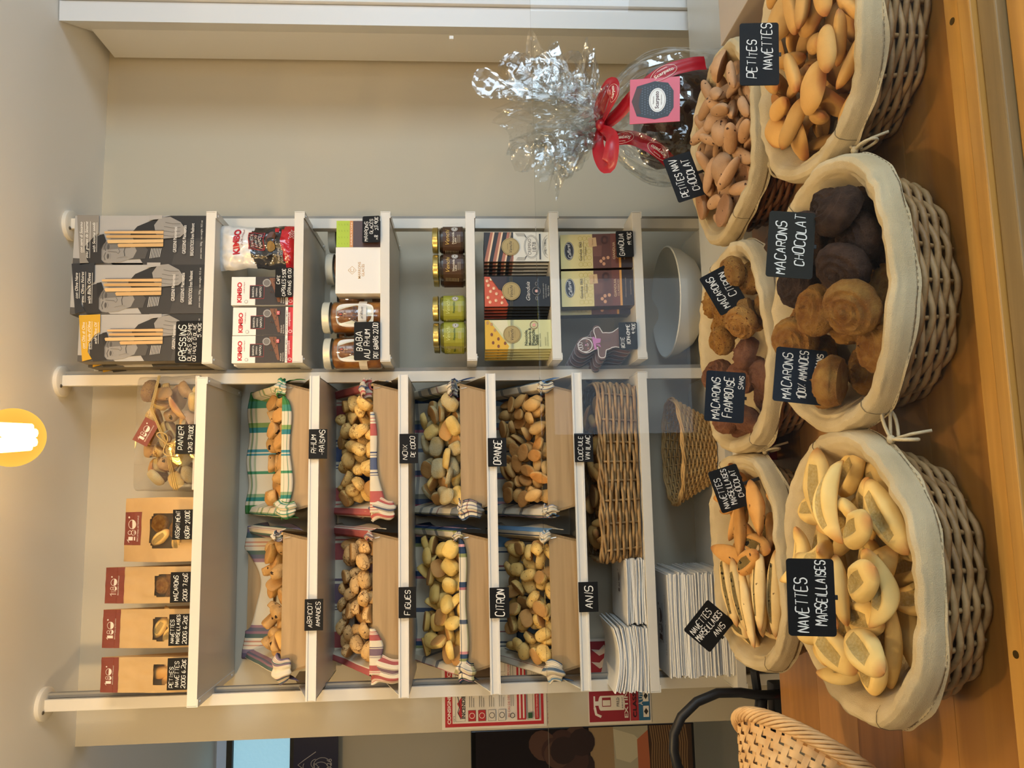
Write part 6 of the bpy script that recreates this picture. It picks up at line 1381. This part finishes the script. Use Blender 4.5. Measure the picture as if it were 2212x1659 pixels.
a.poly([(ww*.13, -hh*.19), (ww*.2, -hh*.15), (ww*.26, -hh*.17), (ww*.33, -hh*.145), (ww*.42, -hh*.19)], R_); a.line([(ww*.13, -hh*.18), (ww*.22, -hh*.15), (ww*.3, -hh*.17), (ww*.43, -hh*.15)], .002, '1c1816'); a.text('INCENDIE', ww*.285, -hh*.205, '2a2622', w=ww*.3, bold=.03); a.text('ACCIDENT', ww*.71, -hh*.205, '2a2622', w=ww*.3, bold=.03)
for k, zk_ in enumerate((.25, .345, .44, .535)):
    a.rect(ww*.10, -hh*(zk_+.07), ww*.24, -hh*zk_, R_ if k < 2 else 'ddd4c4'); bx_(.10, zk_, .24, zk_+.07)
    a.ring(ww*.17, -hh*(zk_+.035), ww*.035, ww*.035, .0016, 'efe6d8' if k < 2 else '2a2622', 12)
    for q in range(3): a.line([(ww*.28, -hh*(zk_+.012+.02*q)), (ww*(.46-.03*q), -hh*(zk_+.012+.02*q))], .0011, '4a443e')
    bx_(.53, zk_, .69, zk_+.07); bx_(.73, zk_, .90, zk_+.07)
a.text('H', ww*.81, -hh*.475, '2a2622', h=hh*.04, bold=.04); a.rect(ww*.56, -hh*.29, ww*.66, -hh*.275, R_); a.text('EN CAS DE DÉGAGEMENT IMPOSSIBLE', ww*.5, -hh*.635, R_, w=ww*.72)
for q in range(2): a.line([(ww*.28, -hh*(.66+.02*q)), (ww*.86, -hh*(.66+.02*q))], .0011, '4a443e')
a.rect(ww*.10, -hh*.80, ww*.90, -hh*.715, R_); a.rect(ww*.12, -hh*.75, ww*.88, -hh*.735, 'e6dece'); a.rect(ww*.12, -hh*.785, ww*.88, -hh*.77, 'e6dece'); a.ring(ww*.16, -hh*.67, ww*.03, ww*.03, .0018, '2a2622', 14)
bx_(.10, .815, .90, .865); a.rect(ww*.115, -hh*.86, ww*.19, -hh*.82, '2c5a34'); a.text('CONSIGNES PERMANENTES', ww*.29, -hh*.905, 'efe6d8', w=ww*.01); a.poly([(ww*.10, -hh*.925), (ww*.44, -hh*.925), (ww*.50, -hh*.905), (ww*.44, -hh*.885), (ww*.10, -hh*.885)], R_); a.text('CONSIGNES PERMANENTES', ww*.27, -hh*.905, 'efe6d8', w=ww*.3)
for q in range(3): a.line([(ww*.54, -hh*(.885+.018*q)), (ww*.88, -hh*(.885+.018*q))], .0009, '4a443e')
a.build('notice_print', o)
p0 = P(1272, 1566, YW-.002); p1 = P(1408, 1566, YW-.002); hh = p0.z-p1.z; ww = .235
m = MB(); m.box((0, -.001, -hh), (ww, 0, 0)); o = m.build('extinguisher_sign', flat('ddd3c2')); o.location = (p0.x, YW-.0015, p0.z); tag(o, 'red EXTINCTEUR sign with a blue class panel, low on the wall', 'sign')
a = Art(y=-.0015); a.rect(ww*.03, -hh*.655, ww*.97, -hh*.015, '93202c'); a.rect(ww*.03, -hh*.80, ww*.97, -hh*.665, 'a52c34'); a.rect(ww*.03, -hh*.98, ww*.97, -hh*.80, '2a6488')
a.rect(ww*.16, -hh*.57, ww*.33, -hh*.30, 'e6ddcd'); a.ell(ww*.245, -hh*.20, ww*.085, hh*.04, 'e6ddcd'); a.rect(ww*.16, -hh*.50, ww*.33, -hh*.19, 'e6ddcd'); a.rect(ww*.205, -hh*.36, ww*.225+.02, -hh*.22, '93202c'); a.rect(ww*.215, -hh*.35, ww*.22+.014, -hh*.23, 'e6ddcd')
a.rect(ww*.22, -hh*.17, ww*.27, -hh*.09, 'e6ddcd'); a.rect(ww*.2, -hh*.11, ww*.33, -hh*.085, 'e6ddcd'); a.line([(ww*.2, -hh*.1), (ww*.12, -hh*.12), (ww*.09, -hh*.2)], .007, 'e6ddcd')
for q in range(3): a.poly([(ww*(.55+.15*q), -hh*(.35)), (ww*(.5+.15*q), -hh*.2), (ww*(.58+.15*q), -hh*.07), (ww*(.57+.15*q), -hh*.2), (ww*(.63+.15*q), -hh*.28)], 'cdbcae')
a.text('FRED', ww*.255, -hh*.47, '3a342e', w=ww*.1); a.text('06 82 27 16 27', ww*.245, -hh*.54, '3a342e', w=ww*.13)
a.text('EXTINCTEUR', ww*.40, -hh*.60, 'e6ddcd', w=ww*.66, h=hh*.06, bold=.02); a.text('N°', ww*.9, -hh*.585, 'e6ddcd', w=ww*.08); a.text('CLASSES :  A B', ww*.40, -hh*.735, '2c1418', w=ww*.66, h=hh*.06, bold=.02)
a.text('À UTILISER SUR FEUX', ww*.52, -hh*.83, 'e6ddcd', w=ww*.62)
for q in (0, 1): a.rect(ww*(.07+.18*q), -hh*.96, ww*(.20+.18*q), -hh*.87, 'e6ddcd'); a.poly([(ww*(.135+.18*q), -hh*.88), (ww*(.175+.18*q), -hh*.915), (ww*(.135+.18*q), -hh*.95), (ww*(.095+.18*q), -hh*.915)], '2a2622')
for q in range(3): a.line([(ww*.46, -hh*(.88+.03*q)), (ww*.8, -hh*(.88+.03*q))], .0010, '1c3c54')
a.build('sign_print', o)

# ---------------------------------------------------------------- beyond the wall end
YR = 3.49
def rp(px, py): return P(px, py, YR)
def flat_panel(v0, v1, y0, y1, Y): a_ = P(v0, y1, Y); b_ = P(v1, y0, Y); c_ = P(v0, y0, Y); return a_.x, c_.x, b_.z, a_.z
x0, x1 = -1.9, P(500, 1600, YR).x+.10; zt, zm, zb = P(355, 1640, YR).z, P(500, 1640, YR).z, P(640, 1640, YR).z
m = MB(); m.box((x0, YR-.03, zt), (x1, YR-.005, zt+.012)); m.box((x0, YR-.035, zm-.012), (x1, YR-.005, zm+.012)); m.box((x0, YR-.035, zb-.008), (x1, YR-.005, zb+.02)); m.box((x1-.035, YR-.035, zb), (x1, YR-.005, zm)); m.build('window_1', mat('old_iron', '2c2822', .6, bump=.5, bscale=80))['kind'] = 'structure'
m = MB(); m.box((x0, YR-.012, zb), (x1, YR-.008, zm)); m.build('window_2', mat('hammered_glass_lit', '9fd0e0', .3, bump=1.0, bscale=60, emis='9ccfe6', estr=.75))['kind'] = 'structure'
m = MB(); m.box((x0, YR-.012, zm), (x1+.0, YR-.008, zt)); m.build('window_3', mat('frosted_glass_lit', '98a2ac', .4, emis='8fa0b4', estr=.38))['kind'] = 'structure'
z0, z1 = P(735, 1640, YR).z, P(640, 1640, YR).z
m = MB(); m.box((0, -.004, 0), (.62, 0, z1-z0)); o = m.build('navy_poster', flat('16183a', .4)); px_ = P(690, 1592, YR-.06).x-.62; o.location = (px_, YR-.05, z0); tag(o, 'dark navy poster with a pale crest on the room beyond the wall end', 'poster')
a = Art(y=-.0045); cx_ = P(680, 1652, YR-.06).x-px_; hz = z1-z0
for q in range(5): a.ring(cx_-.01+.012*math.cos(q*1.3), hz*.5+.03*math.sin(q*1.3), .018+.003*q, .02+.004*q, .0022, 'b5aea8', 18, q, q+4)
a.line([(cx_-.05, hz*.5), (cx_-.02, hz*.75), (cx_, hz*.9), (cx_+.02, hz*.75), (cx_+.05, hz*.5)], .003, 'b5aea8'); a.text('2026', cx_-.01, hz*.2, 'b5aea8', w=.06); a.build('crest_print', o)
# big screen with a photograph of bread baskets
Ys = 3.0; a0 = P(1017, 1600, Ys); z_top = a0.z; z_bot = P(1500, 1600, Ys).z; xr = P(1200, 1573, Ys).x
m = MB(); m.box((xr-1.0, Ys, z_bot), (xr, Ys+.04, z_top), bev=.003); o = m.build('wall_screen', mat('screen_black', '0c0c0e', .15)); tag(o, 'large glossy black screen showing wicker baskets, beyond the wall end', 'screen')
a = Art(y=Ys-.0005); g0 = z_top-.018; zl = lambda v: P(v, 1600, Ys).z; xl = lambda y_: P(1300, y_, Ys).x
a.rect(xr-.98, z_bot+.01, xr-.002, g0, mat('screen_dark', '241f22', .12)); sc_ = lambda c_: mat('screen_'+c_, c_, .18)
a.poly([(xl(1659)-.5, zl(1290)), (xr-.003, zl(1272)), (xr-.003, zl(1330)), (xl(1659)-.5, zl(1340))], sc_('a68a66')); a.poly([(xl(1659)-.5, zl(1330)), (xr-.003, zl(1325)), (xr-.003, zl(1400)), (xl(1659)-.5, zl(1400))], sc_('b3aa90'))
a.poly([(xl(1640), zl(1330)), (xl(1575), zl(1325)), (xl(1590), zl(1370)), (xl(1620), zl(1400)), (xl(1650), zl(1360))], sc_('cfc4a4')); a.poly([(xl(1659)-.4, zl(1380)), (xl(1600), zl(1376)), (xl(1580), zl(1400)), (xl(1659)-.4, zl(1410))], sc_('b86a48'))
a.rect(xr-.98, z_bot+.01, xr-.003, zl(1402), sc_('4a3424'))
for k in range(16): a.line([(xr-.9, zl(1405+5*k)), (xl(1640), zl(1407+5*k)), (xl(1610), zl(1409+5*k)), (xr-.004, zl(1405+5*k))], .005, sc_('8a6844'))
for k in range(12): 
    rn = random.Random(k); a.ell(xl(1585+70*rn.random()), zl(1160+100*rn.random()), .05, .05, sc_(('4a3430', '5c4238', '382a2a')[k % 3]), 14)
a.build('screen_picture', o)

# ---------------------------------------------------------------- extinguisher with its hose, loose basket
BLK = mat('black_rubber', '17171a', .45)
ex_ = P(1665, 1540, 1.70); r = thing('fire_extinguisher', 'red fire extinguisher with a looping black hose at the left of the counter', 'fire extinguisher', (ex_.x, 1.72, 0))
m = MB(); zt_ = P(1700, 1530, 1.70).z; m.lathe([(0, .01), (.07, .01), (.075, .03), (.075, zt_-.09), (.06, zt_-.045), (.03, zt_-.02), (.022, zt_), (0, zt_)], 36); m.build('red_cylinder', mat('extinguisher_red', '8c1a22', .3, coat=.5), r, smooth=True)
m = MB(); m.box((-.05, -.02, zt_-.005), (.06, .02, zt_+.028), bev=.006); m.tube([(-.05, 0, zt_+.03), (.03, 0, zt_+.055), (.085, 0, zt_+.06)], .010, 8); m.build('valve_head', BLK, r, auto=True)
m = MB(); L2 = lambda px, py: P(px, py, 1.70)-Vector((ex_.x, 1.72, 0)); m.tube([L2(1690, 1500), L2(1640, 1502), L2(1600, 1496), L2(1550, 1497), L2(1505, 1516), L2(1472, 1548), L2(1456, 1585), L2(1455, 1620), L2(1462, 1650), L2(1480, 1690), L2(1510, 1730), L2(1560, 1760)], .0105, 12); m.build('hose', BLK, r, smooth=True)
m = MB(); m.tube([L2(1645, 1510), L2(1640, 1560), L2(1650, 1600), L2(1660, 1630)], .013, 10); m.tube([L2(1655+i*.0, 1500+i*1.2) + Vector((.006*math.cos(i*1.2), .006*math.sin(i*1.2), 0)) for i in range(40)], .001, 4); m.build('lever', BLK, r, smooth=True)
lb = P(1668, 1586, 1.20)
_d = Vector((.78, .26, -.57)).normalized(); _e = _d.to_track_quat('Z', 'Y'); _q = P(1752, 1638, 1.16)-_d*.105
r = thing('chip_basket', 'empty pale chip wood basket turned over and leaning at the counter corner', 'basket', _q, _e.to_euler())
m = MB(); pf = ell_path(.128, .110, .07, .06, 2.1)
for j in range(9):
    k = (j+.5)/9; n = 88; pts = []
    def band(u, v, j=j, k=k):
        a_ = u*2*PI; p, nrm = pf(a_, (j+.12+.76*v)/9); return p+nrm*(.0022*math.cos(22*a_+PI*j))+Vector((0, 0, .004+.10*(j+.12+.76*v)/9))
    m.grid(band, 132, 1, close_u=True)
for i in range(44):
    a_ = 2*PI*i/44
    def stake(u, v, a_=a_, i=i):
        p, nrm = pf(a_+(u-.5)*.085, v); return p+nrm*(.0021*math.cos(PI*i)*-math.cos(9*PI*v))+Vector((0, 0, .004+.10*v))
    m.grid(stake, 1, 18)
m.grid(lambda u, v: pf(u*2*PI, 0)[0]*v+Vector((0, 0, .004)), 40, 3, close_u=True); m.build('chip_weave', mat('chip_wood', 'd8b27e', .6, mix='c69c68', mscale=30), r, smooth=True)
m = MB()
for k in range(9): m.tube([pf(2*PI*i/90, 1)[0]+pf(2*PI*i/90, 1)[1]*(.008*math.cos(k*.7+i*.5))+Vector((0, 0, .105+.009*math.sin(k*.7+i*.5))) for i in range(90)], .0028, 5, closed=True)
m.build('bound_rim', mat('chip_wood', 'd8b27e', .6), r, smooth=True)

# ---------------------------------------------------------------- hanging globe lamp
gp = P(27, 945, 1.5); r = thing('globe_lamp', 'amber glass globe lamp glowing above the racks', 'lamp', (gp.x, 1.5, gp.z)); GR = .0555
m = MB(); m.lathe([(GR*math.sin(PI*i/24), -GR*math.cos(PI*i/24)) for i in range(23)], 48)
am = bpy.data.materials.new('amber_glass'); am.use_nodes = True; nt = am.node_tree; nt.nodes.remove(nt.nodes['Principled BSDF'])
t = nt.nodes.new('ShaderNodeBsdfTransparent'); t.inputs[0].default_value = (1, .80, .38, 1); e = nt.nodes.new('ShaderNodeEmission'); e.inputs[0].default_value = (1, .56, .09, 1); e.inputs[1].default_value = 1.25
mx = nt.nodes.new('ShaderNodeMixShader'); lw = nt.nodes.new('ShaderNodeLayerWeight'); lw.inputs[0].default_value = .5; ra = nt.nodes.new('ShaderNodeMapRange'); ra.inputs[3].default_value = .45; ra.inputs[4].default_value = .95
nt.links.new(lw.outputs['Facing'], ra.inputs[0]); nt.links.new(ra.outputs[0], mx.inputs[0]); nt.links.new(t.outputs[0], mx.inputs[1]); nt.links.new(e.outputs[0], mx.inputs[2]); nt.links.new(mx.outputs[0], nt.nodes['Material Output'].inputs['Surface'])
m.build('glass_globe', am, r, smooth=True)
m = MB()
for k in range(6): a_ = k*PI/3; m.tube([(.017*math.cos(a_), .017*math.sin(a_), -.034), (.021*math.cos(a_), .021*math.sin(a_), .03)], .0085, 8)
m.build('filament', mat('filament_glow', 'ffe0a0', .5, emis='ffd890', estr=60), r)
m = MB(); m.lathe([(0, GR+.05), (.018, GR+.05), (.019, GR+.0), (.014, GR-.006), (0, GR-.006)], 24); m.tube([(0, 0, GR+.05), (0, 0, CEIL-gp.z)], .0025, 8); m.build('socket_and_cord', mat('brass_dark', '6a5a3a', .4, .7), r, auto=True)
point('globe_lamp_light', (gp.x, 1.5, gp.z), GPOW, WARM, .03)
